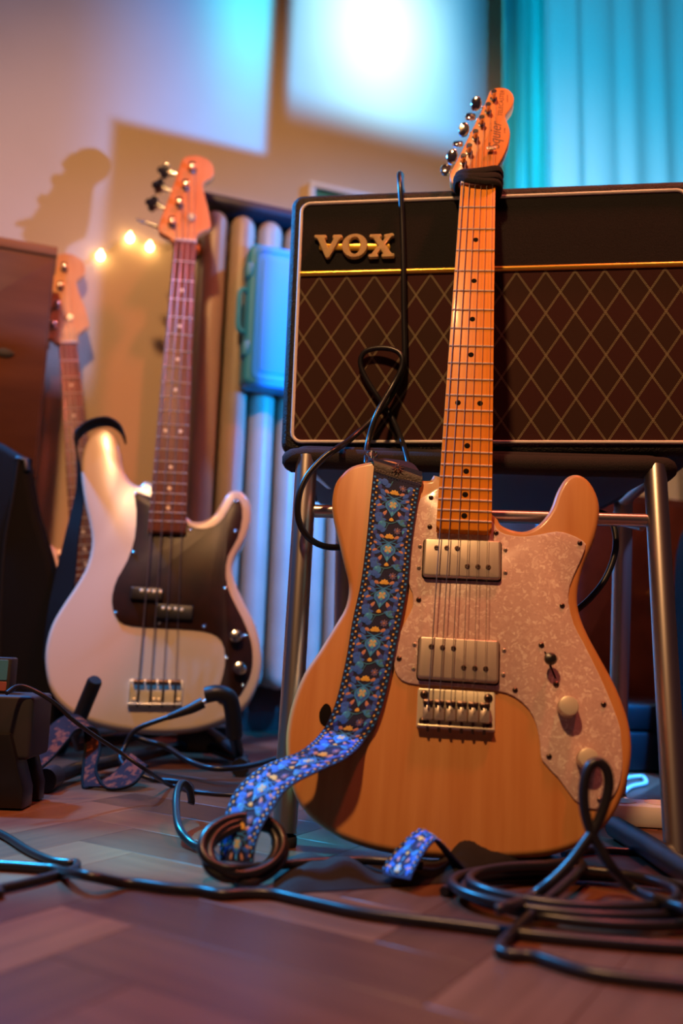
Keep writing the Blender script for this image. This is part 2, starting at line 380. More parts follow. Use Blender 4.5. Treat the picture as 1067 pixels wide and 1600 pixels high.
# ================================================================== the room
def parquet_mat():
    mt = mat('parquet_wood', (0.2, 0.08, 0.05), 0.40, spec=0.4); N, L, b = nodes_of('parquet_wood')
    oi = N.new('ShaderNodeObjectInfo'); tc = N.new('ShaderNodeTexCoord'); mp = N.new('ShaderNodeMapping'); mp.inputs['Scale'].default_value = (2, 26, 10)
    cb = N.new('ShaderNodeCombineXYZ'); ml = N.new('ShaderNodeMath'); ml.operation = 'MULTIPLY'; ml.inputs[1].default_value = 40; L.new(oi.outputs['Random'], ml.inputs[0]); L.new(ml.outputs[0], cb.inputs[2])
    L.new(tc.outputs['Object'], mp.inputs[0]); L.new(cb.outputs[0], mp.inputs['Location'])
    nz = N.new('ShaderNodeTexNoise'); nz.inputs['Scale'].default_value = 3; nz.inputs['Detail'].default_value = 5; L.new(mp.outputs[0], nz.inputs[0])
    r1 = N.new('ShaderNodeValToRGB'); e = r1.color_ramp.elements; e[0].color = (0.080, 0.026, 0.014, 1); e[1].color = (0.25, 0.105, 0.052, 1); e.new(0.5).color = (0.15, 0.056, 0.028, 1)
    L.new(oi.outputs['Random'], r1.inputs[0])
    mx = N.new('ShaderNodeMix'); mx.data_type = 'RGBA'; mx.blend_type = 'MULTIPLY'; mx.inputs['Factor'].default_value = 0.6
    r2 = N.new('ShaderNodeValToRGB'); r2.color_ramp.elements[0].position = 0.3; r2.color_ramp.elements[0].color = (0.5, 0.45, 0.42, 1); r2.color_ramp.elements[1].position = 0.7; r2.color_ramp.elements[1].color = (1, 1, 1, 1)
    L.new(nz.outputs['Fac'], r2.inputs[0]); L.new(r1.outputs[0], mx.inputs['A']); L.new(r2.outputs[0], mx.inputs['B']); L.new(mx.outputs['Result'], b.inputs['Base Color'])
parquet_mat()
mat('floor_base', (0.16, 0.065, 0.042), 0.5)
fb_ = MB(); fb_.box((0, 1.2, -0.012), (5.0, 5.4, 0.016)); floor = struct(fb_.build('floor', 'floor_base'))
blkW, blkN = 0.075, 4
o0 = MB().slab(rrect(0.0002, 0.0002, blkW * blkN - 0.0002, blkW - 0.0002, 0.0006, 1), -0.0045, 0.0, 0.0003, 0.0, seg=1).build('parquet_block', 'parquet_wood')
ang = math.radians(58); ca, sa = math.cos(ang), math.sin(ang); used = False
for i in range(-60, 60):
    for j in range(-14, 14):
        for hv in (0, 1):
            gx, gy = (i + j * blkN), (i - j * blkN)
            if hv: cx, cy = gx + 0.5, gy + 1 + blkN / 2
            else: cx, cy = gx + blkN / 2, gy + 0.5
            wx, wy = (cx * ca - cy * sa) * blkW, (cx * sa + cy * ca) * blkW + 1.0
            if not (0.28 < wy < 2.3 and abs(wx) < 0.20 + 0.5 * wy): continue
            if hv: lx, ly, rz = gx + 1, gy + 1, ang + pi / 2
            else: lx, ly, rz = gx, gy, ang
            p = ((lx * ca - ly * sa) * blkW, (lx * sa + ly * ca) * blkW + 1.0, 0)
            if used: share(o0, floor, p, (0, 0, rz))
            else: o0.parent = floor; o0.location = p; o0.rotation_euler = (0, 0, rz); used = True
wb = MB(); wb.box((0, 0, 0), (4.6, 0.10, 2.9), R=Matrix.Rotation(PSI, 3, 'Z'), c=None) if False else None
wb.merge(MB().box((0.15, 1.33, -0.05), (4.2, 2.70, 0.1)), Matrix((WS, UP, WN)).transposed(), W0)
struct(wb.build('wall_back', 'plaster'))
bs = MB(); bs.merge(MB().box((0.15, 0.05, 0.009), (4.2, 0.10, 0.018), 0.003), Matrix((WS, UP, WN)).transposed(), W0)
mat('skirting_brown', (0.09, 0.03, 0.02), 0.5)
struct(bs.build('baseboard_back', 'skirting_brown'))

# ================================================================== electric guitar (natural, pearl pickguard)
def cr(pts, sx, ox, oy): return [(ox + x / sx, oy + y / sx) for x, y in pts]
Rg = ((0.9901246, -0.0945924, 0.1034673), (0.0446163, 0.9122970, 0.4070917), (-0.1329007, -0.3984552, 0.9075081))
Rb = ((0.9873976, 0.0187098, -0.1571495), (0.0432061, 0.9233965, 0.3814081), (0.1522474, -0.3833912, 0.9109511))
def c2w(c): return RT * c[0] + DN * c[1] + FW * c[2]
def inst_frame(R, t, v0):
    X = c2w([r[0] for r in R]); Vd = c2w([r[1] for r in R]); O = CAM + c2w(t) + Vd * v0
    return Fr(O, X, -Vd, X.cross(-Vd))
GV = 0.785
G = inst_frame(Rg, (0.17085, -0.40072, 1.08465), GV)
print('guitar base z', G.w(0, 0, -0.045).z, G.w(0, 0, 0).z)
gt = thing('electric_guitar', 'natural wood electric guitar with pink pearl pickguard leaning on the amplifier', 'guitar', G)
GO = [(687, 746), (672, 752), (658, 751), (645, 741), (625, 726), (600, 720), (575, 724), (551, 730), (536, 741), (524, 758), (519, 782), (520, 807), (527, 838), (537, 880), (545, 916), (540, 949), (523, 979), (499, 1018), (475, 1054), (458, 1096), (449, 1135), (447, 1170), (451, 1210), (461, 1243), (480, 1272), (510, 1297), (548, 1315), (592, 1328), (645, 1336), (700, 1340), (760, 1341), (820, 1340), (872, 1333), (915, 1315), (946, 1289), (968, 1254), (981, 1212), (986, 1168), (980, 1125), (962, 1076), (938, 1031), (917, 992), (904, 958), (902, 928), (910, 889), (925, 852), (933, 824), (936, 795), (930, 771), (917, 751), (900, 743), (883, 749), (869, 771), (859, 798), (842, 820), (822, 831), (802, 830), (782, 821), (768, 804)]
def outline(fr, pts, z, n=3, scale=None):
    q = [fr.loc(x, y, z) for x, y in pts]
    return [(p.x, p.y) for p in catmull([(a.x, a.y, 0) for a in q], n, True)]
go = outline(G, GO, -0.006)
MB().slab(go, -0.045, 0.0, 0.006, 0.006, 5).build('body', 'natural_ash', gt)
# f-hole: dark crescent set in the face
fh = [G.loc(x, y) for x, y in [(506, 1101), (512, 1100), (517, 1106), (518, 1118), (514, 1132), (507, 1135), (500, 1128), (499, 1113)]]
MB().slab([(p.x, p.y) for p in catmull([(a.x, a.y, 0) for a in fh], 3, True)], -0.004, 0.0004, 0.0002).build('f_hole', 'inlay_black', gt)
PG = [(687, 762), (672, 770), (657, 780), (648, 800), (642, 850), (637, 905), (644, 925), (645, 948), (634, 971), (621, 996), (615, 1024), (617, 1048), (628, 1063), (649, 1069), (690, 1071), (724, 1074), (775, 1079), (803, 1088), (826, 1108), (839, 1135), (844, 1165), (847, 1188), (872, 1215), (897, 1249), (919, 1263), (941, 1261), (959, 1243), (969, 1219), (972, 1190), (970, 1157), (968, 1137), (957, 1105), (943, 1071), (927, 1037), (910, 1003), (896, 976), (888, 943), (890, 916), (901, 889), (914, 858), (911, 846), (889, 835), (869, 831), (842, 836), (815, 839), (789, 835), (775, 826), (767, 812), (740, 800), (700, 770)]
gp = outline(G, PG, 0.002, 2)
pgo = MB().slab(gp, 0.0, 0.0022, 0.0010, 0.0, 2).build('pickguard', 'pearloid', gt)
MB().slab(outline(G, PG, 0.0, 2), -0.0002, 0.0006, 0.0, 0.0, 1).build('pickguard_edge', 'white_plastic', pgo)
def screw_mesh(r=0.0026, h=0.0016):
    m = MB(); m.lathe((0, 0, 0), (0, 0, 1), [(r, 0), (r, h * 0.4), (r * 0.7, h * 0.85), (0.0004, h)], 12); m.cur = 1
    m.box((0, 0, h * 0.98), (r * 1.1, r * 0.22, 0.0003)); m.box((0, 0, h * 0.98), (r * 0.22, r * 1.1, 0.0003)); return m
def screws(parent, fr, pts, z, name='screw', r=0.0026, mt='dark_steel'):
    src = None
    for x, y in pts:
        p = fr.loc(x, y, z)
        if src is None: src = screw_mesh(r).build(name, [mt, 'inlay_black'], parent); src.location = p
        else: share(src, parent, p, (0, 0, random.random()))
c2 = lambda pts: cr(pts, 2.964, 640, 700)
screws(pgo, G, c2([(99, 230), (93, 365), (400, 393), (788, 440), (706, 730), (42, 703), (488, 1121), (898, 1187)]) + [(857.7, 1182), (937, 1250), (623.5, 1029)], 0.0022)
screws(pgo, G, c2([(610, 913), (678, 1095)]), 0.0022, r=0.0028)
# pickups with six pole pieces each
def pickup(fr, corners, poles, sidescrews, parent, zb, zt, cover='worn_chrome'):
    q = [fr.loc(x, y, zt) for x, y in corners]; cx = sum(p.x for p in q) / 4; cy = sum(p.y for p in q) / 4
    wd = ((q[1] - q[0]).length + (q[2] - q[3]).length) / 2; ht = ((q[3] - q[0]).length + (q[2] - q[1]).length) / 2
    a = math.atan2((q[1] - q[0]).y, (q[1] - q[0]).x)
    o = MB().slab(rrect(-wd / 2, -ht / 2, wd / 2, ht / 2, 0.0035, 4), zb, zt, 0.0022, 0.0, 4).build('pickup', cover, parent); o.location = (cx, cy, 0); o.rotation_euler = (0, 0, a)
    MB().slab(rrect(-wd / 2 - 0.0012, -ht / 2 - 0.0012, wd / 2 + 0.0012, ht / 2 + 0.0012, 0.004, 4), zb - 0.0004, zb + 0.0008, 0.0003, 0, 1).build('pickup_gap', 'inlay_black', o)
    src = None; ia = Matrix.Rotation(-a, 3, 'Z')
    for x, y in poles:
        p = ia @ (fr.loc(x, y, zt) - V((cx, cy, 0)))
        if src is None:
            mm = MB(); mm.lathe((0, 0, 0), (0, 0, 1), [(0.0026, -0.001), (0.0026, 0.0006), (0.0021, 0.0012)], 14); mm.cur = 1; mm.box((0, 0, 0.0012), (0.004, 0.0007, 0.0004)); src = mm.build('pole_piece', ['dark_steel', 'inlay_black'], o); src.location = p
        else: share(src, o, p, (0, 0, random.random() * 3))
    if sidescrews: screws(parent, fr, sidescrews, 0.0022, 'pickup_screw', 0.0022, 'worn_chrome')
pickup(G, c2([(68, 415), (425, 428), (420, 606), (60, 592)]), c2([(125, 462), (172, 463), (220, 465), (267, 548), (316, 550), (364, 552)]), c2([(48, 455), (43, 555), (443, 472), (443, 577)]), gt, 0.0022, 0.0085)
pickup(G, c2([(45, 868), (415, 890), (410, 1086), (35, 1064)]), c2([(100, 920), (152, 925), (203, 928), (250, 1017), (302, 1020), (352, 1023)]), c2([(22, 910), (18, 1023), (437, 937), (433, 1050)]), gt, 0.0022, 0.0100)
# knobs and selector switch
def knob(fr, px, z0, h, r, parent, mt, mt2):
    top = fr.loc(*px, z0 + h)
    o = MB().lathe((0, 0, 0), (0, 0, 1), [(r * 0.98, 0), (r, 0.001), (r, h - 0.0015), (r * 0.94, h - 0.0004), (r * 0.80, h), (0.0005, h + 0.0002)], 28).build('control_knob', mt, parent); o.location = (top.x, top.y, z0)
    mm = MB()
    for k in range(28):
        a = 2 * pi * k / 28; mm.box((math.cos(a) * r, math.sin(a) * r, h * 0.45), (0.0007, 0.0009, h * 0.7), R=None)
    mm.build('knurling', mt2, o); return o
knob(G, (889, 1102), 0.0022, 0.016, 0.0092, gt, 'bridge_cream_steel', 'worn_chrome')
knob(G, (920, 1184), 0.0022, 0.016, 0.0092, gt, 'bridge_cream_steel', 'worn_chrome')
a, b = G.loc(851, 1018, 0.0024), G.loc(868, 1060, 0.0024); tip = G.loc(860, 1031, 0.014)
sw = MB().band([a + V((-0.0008, 0, 0)), b + V((-0.0008, 0, 0))], [a + V((0.0008, 0, 0)), b + V((0.0008, 0, 0))], 0.0003).build('pickup_switch', 'inlay_black', gt)
md = (a + b) / 2
MB().tube([md, tip], 0.0014, 8).build('switch_lever', 'dark_steel', sw)
MB().lathe(tip + V((0, 0, -0.004)), (0, 0.15, 1), [(0.002, 0), (0.0058, 0.003), (0.0062, 0.006), (0.0048, 0.009), (0.0006, 0.0102)], 18).build('switch_tip', 'black_plastic', sw)
# bridge
BP = [(652.7, 1075.7), (773.5, 1082.5), (774, 1141.7), (649.7, 1137)]
q = [G.loc(x, y, 0.002) for x, y in BP]; bc = sum(q, V()) / 4; ba = math.atan2((q[1] - q[0]).y, (q[1] - q[0]).x); bw = (q[1] - q[0]).length; bh = (q[3] - q[0]).length
bridge = bpy.data.objects.new('bridge', None)
bridge = MB().slab(rrect(-bw / 2, -bh / 2, bw / 2, bh / 2, 0.002, 3), 0.0, 0.002, 0.0005, 0, 2).build('bridge', 'bridge_cream_steel', gt); bridge.location = (bc.x, bc.y, 0); bridge.rotation_euler = (0, 0, ba)
MB().box((0, -bh / 2 + 0.0012, 0.005), (bw * 0.97, 0.0018, 0.0078), 0.0006).build('bridge_lip', 'bridge_cream_steel', bridge)
for k, (sx, sy) in enumerate(((-1, 1), (1, 1), (-1, -1), (1, -1))):
    s_ = screw_mesh(0.0042, 0.002).build('bridge_screw', ['dark_steel', 'inlay_black'], bridge); s_.location = (sx * (bw / 2 - 0.0065), sy * (bh / 2 - 0.006), 0.002)
SX = [(-26.5 + 10.6 * k) / 1000 for k in range(6)]
SAD_Y = GV - 0.648
for k in range(6):
    x = SX[k] - bc.x; y = SAD_Y - bc.y
    sd = MB().box((x, y - 0.004, 0.0085), (0.0098, 0.0150, 0.0075), 0.0012).build('saddle', 'worn_chrome', bridge)
    MB().tube([V((x, y + 0.0042, 0.0125)), V((x, y + 0.0030, 0.0125))], 0.0006, 6).build('string_notch', 'inlay_black', sd)
    MB().box((x, y + 0.0048, 0.0095), (0.0100, 0.0045, 0.0088), 0.0012).build('saddle_crown', 'dark_steel', sd)
    MB().tube([V((x, y - 0.0100, 0.0075)), V((x, -bh / 2 - 0.004, 0.006))], 0.0014, 8).build('intonation_screw', 'dark_steel', sd)
    for dx in (-0.0028, 0.0028): MB().lathe((x + dx, y + 0.001, 0.0118), (0, 0, 1), [(0.0012, 0), (0.0012, 0.0012), (0.0004, 0.0013)], 8).build('height_screw', 'inlay_black', sd)
# neck, fretboard, frets, inlays
def fretpos(n, sc_): return sc_ * (1 - 2 ** (-n / 12))
def neck(fr, parent, gv, scale, nfr, w0, w1, vend, zf, thick, wood, boardmat, dots, dotr, dotmat, sc_=1.0):
    wid = lambda v: w0 + (w1 - w0) * v / vend
    n = 24; L = []; sides = 14
    mb = MB(); vs = []; fs = []
    for i in range(n + 1):
        v = -0.004 + (vend + 0.004) * i / n; hw = wid(v) / 2
        for k in range(sides + 1):
            a = pi * k / sides; vs.append((-math.cos(a) * hw, gv - v, zf - 0.005 - math.sin(a) ** 0.8 * (thick - 0.005)))
    S = sides + 1
    for i in range(n):
        for k in range(sides): fs.append((i * S + k, i * S + k + 1, (i + 1) * S + k + 1, (i + 1) * S + k))
        fs.append((i * S + sides, i * S, (i + 1) * S, (i + 1) * S + sides))
    fs.append(tuple(range(S))); fs.append(tuple(n * S + k for k in reversed(range(S))))
    mb.add(vs, fs); nk = mb.build('neck', wood, parent)
    ol = [(-wid(0) / 2, gv), (wid(0) / 2, gv), (wid(vend) / 2, gv - vend + 0.004), (wid(vend) / 2 - 0.004, gv - vend), (-wid(vend) / 2 + 0.004, gv - vend), (-wid(vend) / 2, gv - vend + 0.004)]
    MB().slab(ol, zf - 0.0052, zf, 0.0008, 0, 2).build('fretboard', boardmat, parent)
    for k in range(1, nfr + 1):
        v = fretpos(k, scale); h = wid(v) / 2 - 0.0003
        m_ = MB(); m_.tube([V((-h, 0, 0)), V((-h * 0.5, 0, 0.0002)), V((h * 0.5, 0, 0.0002)), V((h, 0, 0))], 0.0011, 8)
        o = m_.build('fret', 'fret_wire', parent); o.location = (0, gv - v, zf + 0.0002)
    for k in dots:
        v = (fretpos(k - 1, scale) + fretpos(k, scale)) / 2
        xs = (0,) if k != 12 else (-wid(v) * 0.23, wid(v) * 0.23)
        for x in xs:
            o = MB().lathe((0, 0, 0), (0, 0, 1), [(dotr, -0.001), (dotr, 0.0003), (dotr * 0.9, 0.0004)], 16).build('inlay_dot', dotmat, parent); o.location = (x, gv - v, zf)
    MB().box((0, gv + 0.0018, zf + 0.0005), (wid(0) + 0.0004, 0.0036, 0.0055), 0.0006).build('nut', 'bone', parent)
ZG = 0.0135
neck(G, gt, GV, 0.648, 21, 0.0425, 0.0568, 0.4655, ZG, 0.0215, 'maple', 'maple', (3, 5, 7, 9, 12, 15, 17, 19, 21), 0.0031, 'inlay_black')
# headstock
c6 = lambda pts: cr(pts, 5.335, 660, 120)
HZ = 0.0055
GH = c6([(322, 900), (285, 903), (245, 885), (228, 840), (234, 795), (262, 740), (310, 650), (380, 505), (455, 355), (520, 225), (556, 130), (590, 98), (650, 88), (705, 98), (748, 135), (763, 190), (745, 250), (702, 308), (692, 332), (708, 380), (727, 440), (728, 505), (705, 592), (664, 682), (622, 752), (610, 820), (608, 890)])
hd = MB().slab(outline(G, GH, HZ, 3), HZ - 0.0145, HZ, 0.0015, 0.0015, 3).build('headstock', 'maple_head', gt)
def tuner(fr, parent, post, btn, hz, bsize, kind, strz):
    p = fr.loc(*post, hz); b = fr.loc(*btn, hz - 0.010)
    o = MB().lathe((p.x, p.y, hz), (0, 0, 1), [(0.0048, 0), (0.0048, 0.0010), (0.0030, 0.0012), (0.0030, 0.007), (0.0036, 0.009), (0.0036, 0.0125), (0.0030, 0.0130)] if kind == 'guitar' else [(0.0085, 0), (0.0085, 0.001), (0.0062, 0.0014), (0.0058, 0.010), (0.0066, 0.013), (0.0066, 0.018), (0.0058, 0.0185)], 16).build('tuner', 'chrome', parent)
    d = (b - V((p.x, p.y, hz - 0.010))); d.normalize()
    MB().tube([V((p.x, p.y, hz - 0.0195)), b - d * bsize * 0.6 + V((0, 0, -0.006))], 0.0032 if kind == 'guitar' else 0.0042, 10).build('tuner_shaft', 'chrome', o)
    MB().box((p.x, p.y, hz - 0.0200), (0.010, 0.014, 0.010) if kind == 'guitar' else (0.022, 0.024, 0.010), 0.002).build('tuner_housing', 'chrome', o)
    return o, p, b, d
tb = c6([(448, 228), (400, 335), (345, 442), (295, 560), (248, 668), (195, 778)]); tp = c6([(592, 185), (545, 292), (492, 398), (440, 515), (388, 632), (340, 718)])
tpos = []
for k in range(6):
    o, p, b, d = tuner(G, gt, tp[k], tb[k], HZ, 0.012, 'guitar', 0); tpos.append(p)
    a = random.uniform(0, pi); mm = MB(); t = MB(); t.lathe((0, 0, -0.0035), (0, 0, 1), [(0.001, 0), (0.006, 0.0006), (0.0072, 0.002), (0.0072, 0.005), (0.006, 0.0064), (0.001, 0.007)], 20)
    for v_ in t.v: v_.x *= 1.35
    # flat button turned about its shaft
    e1 = d; e2 = d.orthogonal().normalized(); e2 = Matrix.Rotation((0.2, 1.2, 0.5, 1.35, 0.3, 0.9)[k], 3, d) @ e2; e3 = e1.cross(e2)
    mm.merge(t, Matrix((e2, e1, e3)).transposed(), b); mm.build('tuner_button', 'chrome', o)
# strings
nutx = lambda k: (-17.6 + 7.04 * k) / 1000
order = [5, 4, 3, 2, 1, 0]           # low string goes to the tuner nearest the nut
for k in range(6):
    p = tpos[5 - k]; r = (0.00062, 0.00052, 0.00042, 0.00034, 0.00028, 0.00024)[k]
    side = 0.003
    pts = [V((SX[k], SAD_Y - 0.006, 0.008)), V((SX[k], SAD_Y, ZG + 0.0028)), V((nutx(k), GV + 0.001, ZG + 0.0036)), V((p.x + side, p.y - 0.002, HZ + 0.006)), V((p.x + 0.001, p.y + 0.003, HZ + 0.006))]
    MB().tube(pts, r, 6).build('string', 'steel_string', gt)
tr = G.loc(*c6([(572, 620)])[0], HZ)
st = MB().lathe((tr.x, tr.y, HZ), (0, 0, 1), [(0.003, 0), (0.003, 0.004), (0.001, 0.0045)], 12).build('string_tree', 'chrome', gt); MB().box((tr.x, tr.y, HZ + 0.005), (0.012, 0.005, 0.0012), 0.0005).build('string_tree_wing', 'worn_chrome', st)
# decal on the headstock
def decal(txt, a, b, size, shear, spacing, parent, fr, z, squash=1.0):
    vs, fs = text_mesh(txt, size, shear, 0.0, spacing); w_ = max(p.x for p in vs)
    A, B = fr.loc(*a, z), fr.loc(*b, z); d = B - A; ln = d.length; d.normalize(); nn = V((-d.y, d.x, 0)); k = ln / w_
    mb = MB(); mb.add([A + d * (p.x * k) + nn * (p.y * squash) + V((0, 0, 0.0002)) for p in vs], fs)
    return mb.build('headstock_lettering', 'decal_brown', parent)
q6 = c6([(640, 605), (660, 368), (664, 330), (684, 112), (690, 470), (692, 425), (712, 215), (714, 150)])
decal('Squier', q6[0], q6[1], 0.021, 0.35, 1.0, hd, G, HZ)
decal('TELECASTER', q6[2], q6[3], 0.0085, 0.15, 1.0, hd, G, HZ)
decal('by Fender', q6[4], q6[5], 0.0035, 0.2, 1.0, hd, G, HZ)
decal('custom', q6[6], q6[7], 0.0035, 0.2, 1.0, hd, G, HZ)
sb = G.loc(580, 722, -0.022)
MB().lathe(sb, (0, 1, 0), [(0.004, -0.004), (0.004, 0.006), (0.007, 0.009), (0.007, 0.011), (0.002, 0.012)], 14).build('strap_button', 'chrome', gt)
# black cloth band wound round the neck at the nut
cb = MB()
for yy, ti, rr, wv in ((0.012, 0.10, 0.0042, 0.012), (0.004, -0.02, 0.0042, 0.012), (-0.002, -0.10, 0.0036, 0.010)):
    hw = 0.0275; pts = []
    for k in range(28):
        a = 2 * pi * k / 28; x = math.copysign(abs(math.cos(a)) ** 0.7, math.cos(a)) * hw; z = math.copysign(abs(math.sin(a)) ** 0.8, math.sin(a)) * 0.0140 + 0.0045
        pts.append(V((x, GV + yy + 0.006 + ti * x + 0.0015 * math.sin(3 * a), z)))
    t = MB().tube(pts, rr, 8, closed=True)
    cy = GV + yy + 0.006
    for v_ in t.v: v_.y = cy + (v_.y - cy) * 1.5
    cb.merge(t)
cbt = MB(); cbt.add([G.w(*p) for p in cb.v], cb.f)
tag(cbt.build('neck_band', 'black_cloth', center=True), 'black cloth band wound around the natural guitar neck below its headstock', 'cloth band')
# ================================================================== guitar amplifier
psiA = 0.1383; AU = V((math.cos(psiA), -math.sin(psiA), 0)); AN = V((-math.sin(psiA), -math.cos(psiA), 0))
A = Fr(V((-0.0650, 1.0583, 0.4475)) , AU, UP, AN)         # origin: lower left corner of the piping, on the front
PW, PH = 0.4812, 0.3190
am = thing('guitar_amplifier', 'black guitar amplifier with diamond grille cloth and gold letters on a chair', 'amplifier', Fr(A.w(PW / 2, -0.0155, -0.11), AU, UP, AN))
AO = V((PW / 2, -0.0155, -0.11))
def al(x, y, z=0.0): return V((x, y, z)) - AO
def apx(px, py, z=0.0): p = A.loc(px, py, z); return (p.x - AO.x, p.y - AO.y)
ol = rrect(-0.0155 - AO.x, 0.0, PW + 0.0155 - AO.x, PH + 0.031, 0.016, 6)
amb = MB().slab(ol, -0.11, 0.11 - 0.001, 0.010, 0.008, 5).build('cabinet', 'black_tolex', am)
x0, y0 = -AO.x, -AO.y; x1, y1 = PW - AO.x, PH - AO.y; zf = 0.11
pp = [V((x, y, zf + 0.0008)) for x, y in rrect(x0, y0, x1, y1, 0.012, 6)]
MB().tube(pp, 0.0022, 8, closed=True).build('piping', 'white_piping', am)
yg = apx(770, 421)[1]
GRX, GRY = apx(518, 545)[0], 0.0
# lattice period read from the photo: crossings 43.5 px apart across, about 61 px apart down
pA = apx(566, 463); pB = apx(609, 462); pC = apx(566, 529)
GRX, GRY = apx(476.5, 465)
pu_ = (apx(649.8, 465.5)[0] - GRX) / 4; pv_ = (apx(496.6, 498)[1] - apx(490, 626.9)[1]) / 2
gu = 2 * abs(apx(497, 465)[0] - apx(520, 499)[0]); 
grille(pu_, pv_)
MB().slab(rrect(x0 + 0.001, y0 + 0.001, x1 - 0.001, yg, 0.008, 4), zf - 0.004, zf + 0.0004, 0.0004, 0, 1).build('grille', 'grille_cloth', am)
mat('tolex_panel', (0.010, 0.009, 0.009), 0.75, bump=0.7, bscale=1300, spec=0.25)
MB().slab(rrect(x0 + 0.001, yg, x1 - 0.001, y1 - 0.001, 0.006, 4), zf - 0.004, zf + 0.0004, 0.0004, 0, 1).build('front_panel', 'tolex_panel', am)
MB().tube([V((x0 + 0.002, yg, zf + 0.0005)), V((x1 - 0.002, yg, zf + 0.0005))], 0.0036, 12).build('gold_strip', 'gold_trim', am)
def ap6(pts): return [apx(480 + x / 6.669, 340 + y / 6.669) for x, y in pts]
def letter(name, pts, n=0, hole=None):
    o2 = ap6(pts)
    return MB().slab(o2, zf + 0.0005, zf + 0.0065, 0.0016, 0.0, 3)
Vp = [(78, 218), (88, 200), (200, 200), (212, 216), (206, 234), (188, 240), (226, 338), (280, 240), (270, 232), (268, 216), (280, 200), (362, 198), (374, 215), (368, 234), (346, 242), (238, 432), (214, 442), (192, 430), (112, 242), (86, 234)]
Xp = [(650, 214), (660, 194), (770, 190), (784, 206), (778, 222), (764, 228), (790, 262), (812, 228), (800, 216), (806, 196), (890, 180), (908, 194), (908, 216), (880, 224), (820, 300), (884, 390), (906, 392), (916, 408), (906, 428), (786, 432), (774, 416), (780, 400), (796, 394), (768, 352), (734, 396), (746, 406), (744, 424), (732, 434), (650, 436), (636, 420), (644, 402), (672, 396), (738, 310), (688, 232), (662, 228)]
logo = MB().slab(ap6([(130, 298), (140, 288), (855, 284), (866, 300), (866, 330), (855, 342), (140, 350), (128, 336)]), zf + 0.0004, zf + 0.0035, 0.0006, 0, 2).build('logo_bar', 'gold_trim', am)
def ridged(nm, mb):
    return mb.build(nm, 'gold_logo', am)
def logo_mat():
    N, L, b = nodes_of('gold_logo'); tc = N.new('ShaderNodeTexCoord'); wv = N.new('ShaderNodeTexWave'); wv.bands_direction = 'Y'; wv.inputs['Scale'].default_value = 230
    L.new(tc.outputs['Object'], wv.inputs[0]); bp = N.new('ShaderNodeBump'); bp.inputs['Strength'].default_value = 0.9; bp.inputs['Distance'].default_value = 0.0012
    L.new(wv.outputs['Fac'], bp.inputs['Height']); L.new(bp.outputs[0], b.inputs['Normal'])
logo_mat()
ridged('letter_v', letter('V', Vp)); ridged('letter_x', letter('X', Xp))
oc = ap6([(498, 312)])[0]; orx = ap6([(633, 312)])[0][0] - oc[0]; ory = oc[1] - ap6([(498, 438)])[0][1]
mo = MB(); vs = []; fs = []; n = 48
prof = [(1.0, 1.0, 0.0005), (1.0, 1.0, 0.0050), (0.95, 0.95, 0.0065), (0.50, 0.72, 0.0065), (0.42, 0.66, 0.0050), (0.42, 0.66, 0.0005)]
for kx, ky, z in prof:
    for k in range(n): a_ = 2 * pi * k / n; vs.append((oc[0] + math.cos(a_) * orx * kx, oc[1] + math.sin(a_) * ory * ky, zf + z))
for i in range(len(prof)):
    j = (i + 1) % len(prof)
    for k in range(n): l = (k + 1) % n; fs.append((i * n + k, i * n + l, j * n + l, j * n + k))
mo.add(vs, fs); ridged('letter_o', mo)
for sx in (x0 + 0.03, x1 - 0.03):
    for z in (-0.08, 0.08): pass
hb = MB().tube(catmull([(-0.09, PH + 0.033, 0), (-0.07, PH + 0.040, 0), (0.07, PH + 0.040, 0), (0.09, PH + 0.033, 0)], 5), 0.006, 10, flat=(0, 0, 1)).build('carry_handle', 'black_rubber', am)

# ================================================================== chair under the amplifier
fl = V((-0.046, 0.894, 0)); frr = V((0.331, 0.862, 0))
tl = at_y(479, 722, 0.986); trr = at_y(1023, 722, 0.976)
ch = thing('chair', 'steel tube chair with black fabric seat carrying the amplifier', 'chair', loc=(fl + frr) / 2 + V((0, 0.18, 0)))
cO = ch.location.copy()
def cpt(p): return V(p) - cO
back = V((0.05, 0.36, 0)).normalized()
lr = 0.0125
def leg(a, b, nm='leg', r=lr):
    return MB().tube([cpt(a + V((0, 0, 0.012))), cpt(a + (b - a) * 0.5), cpt(b)], r, 16).build(nm, 'steel_tube', ch)
def foot(p): MB().lathe(cpt(p + V((0, 0, 0))), (0, 0, 1), [(0.0120, 0), (0.0129, 0.002), (0.0129, 0.008), (0.0122, 0.010)], 16).build('foot_cap', 'dark_grey', ch)
seat_z = 0.4318
tl2, tr2 = V((tl.x, tl.y, 0.412)), V((trr.x, trr.y, 0.412))
leg(fl, tl2); leg(frr, tr2)
rl = on_floor(534, 1175); rl = V((0.010, 1.262, 0)); rr_ = V((0.388, 1.222, 0))
rlt = V((0.004, 1.225, 0.415)); rrt = V((0.392, 1.185, 0.415))
leg(rl, rlt); leg(rr_, rrt)
for p in (fl, frr, rl, rr_): foot(p)
ca_, cb_ = tl2 + (fl - tl2) * 0.155, tr2 + (frr - tr2) * 0.155
MB().tube([cpt(ca_ + V((0, 0.004, 0))), cpt(cb_ + V((0, 0.004, 0)))], 0.0075, 14).build('crossbar', 'steel_tube', ch)
for a_, b_ in ((tl2, rlt), (tr2, rrt)): MB().tube([cpt(a_ + V((0, 0, -0.004))), cpt(b_ + V((0, 0, -0.004)))], 0.010, 12).build('side_rail', 'steel_tube', ch)
d1 = (tl2 - rlt) * 0.62 + rlt; MB().tube([cpt(V((0.30, 1.19, 0.398))), cpt(V((0.352, 1.0, 0.345)))], 0.004, 8).build('brace', 'steel_tube', ch)
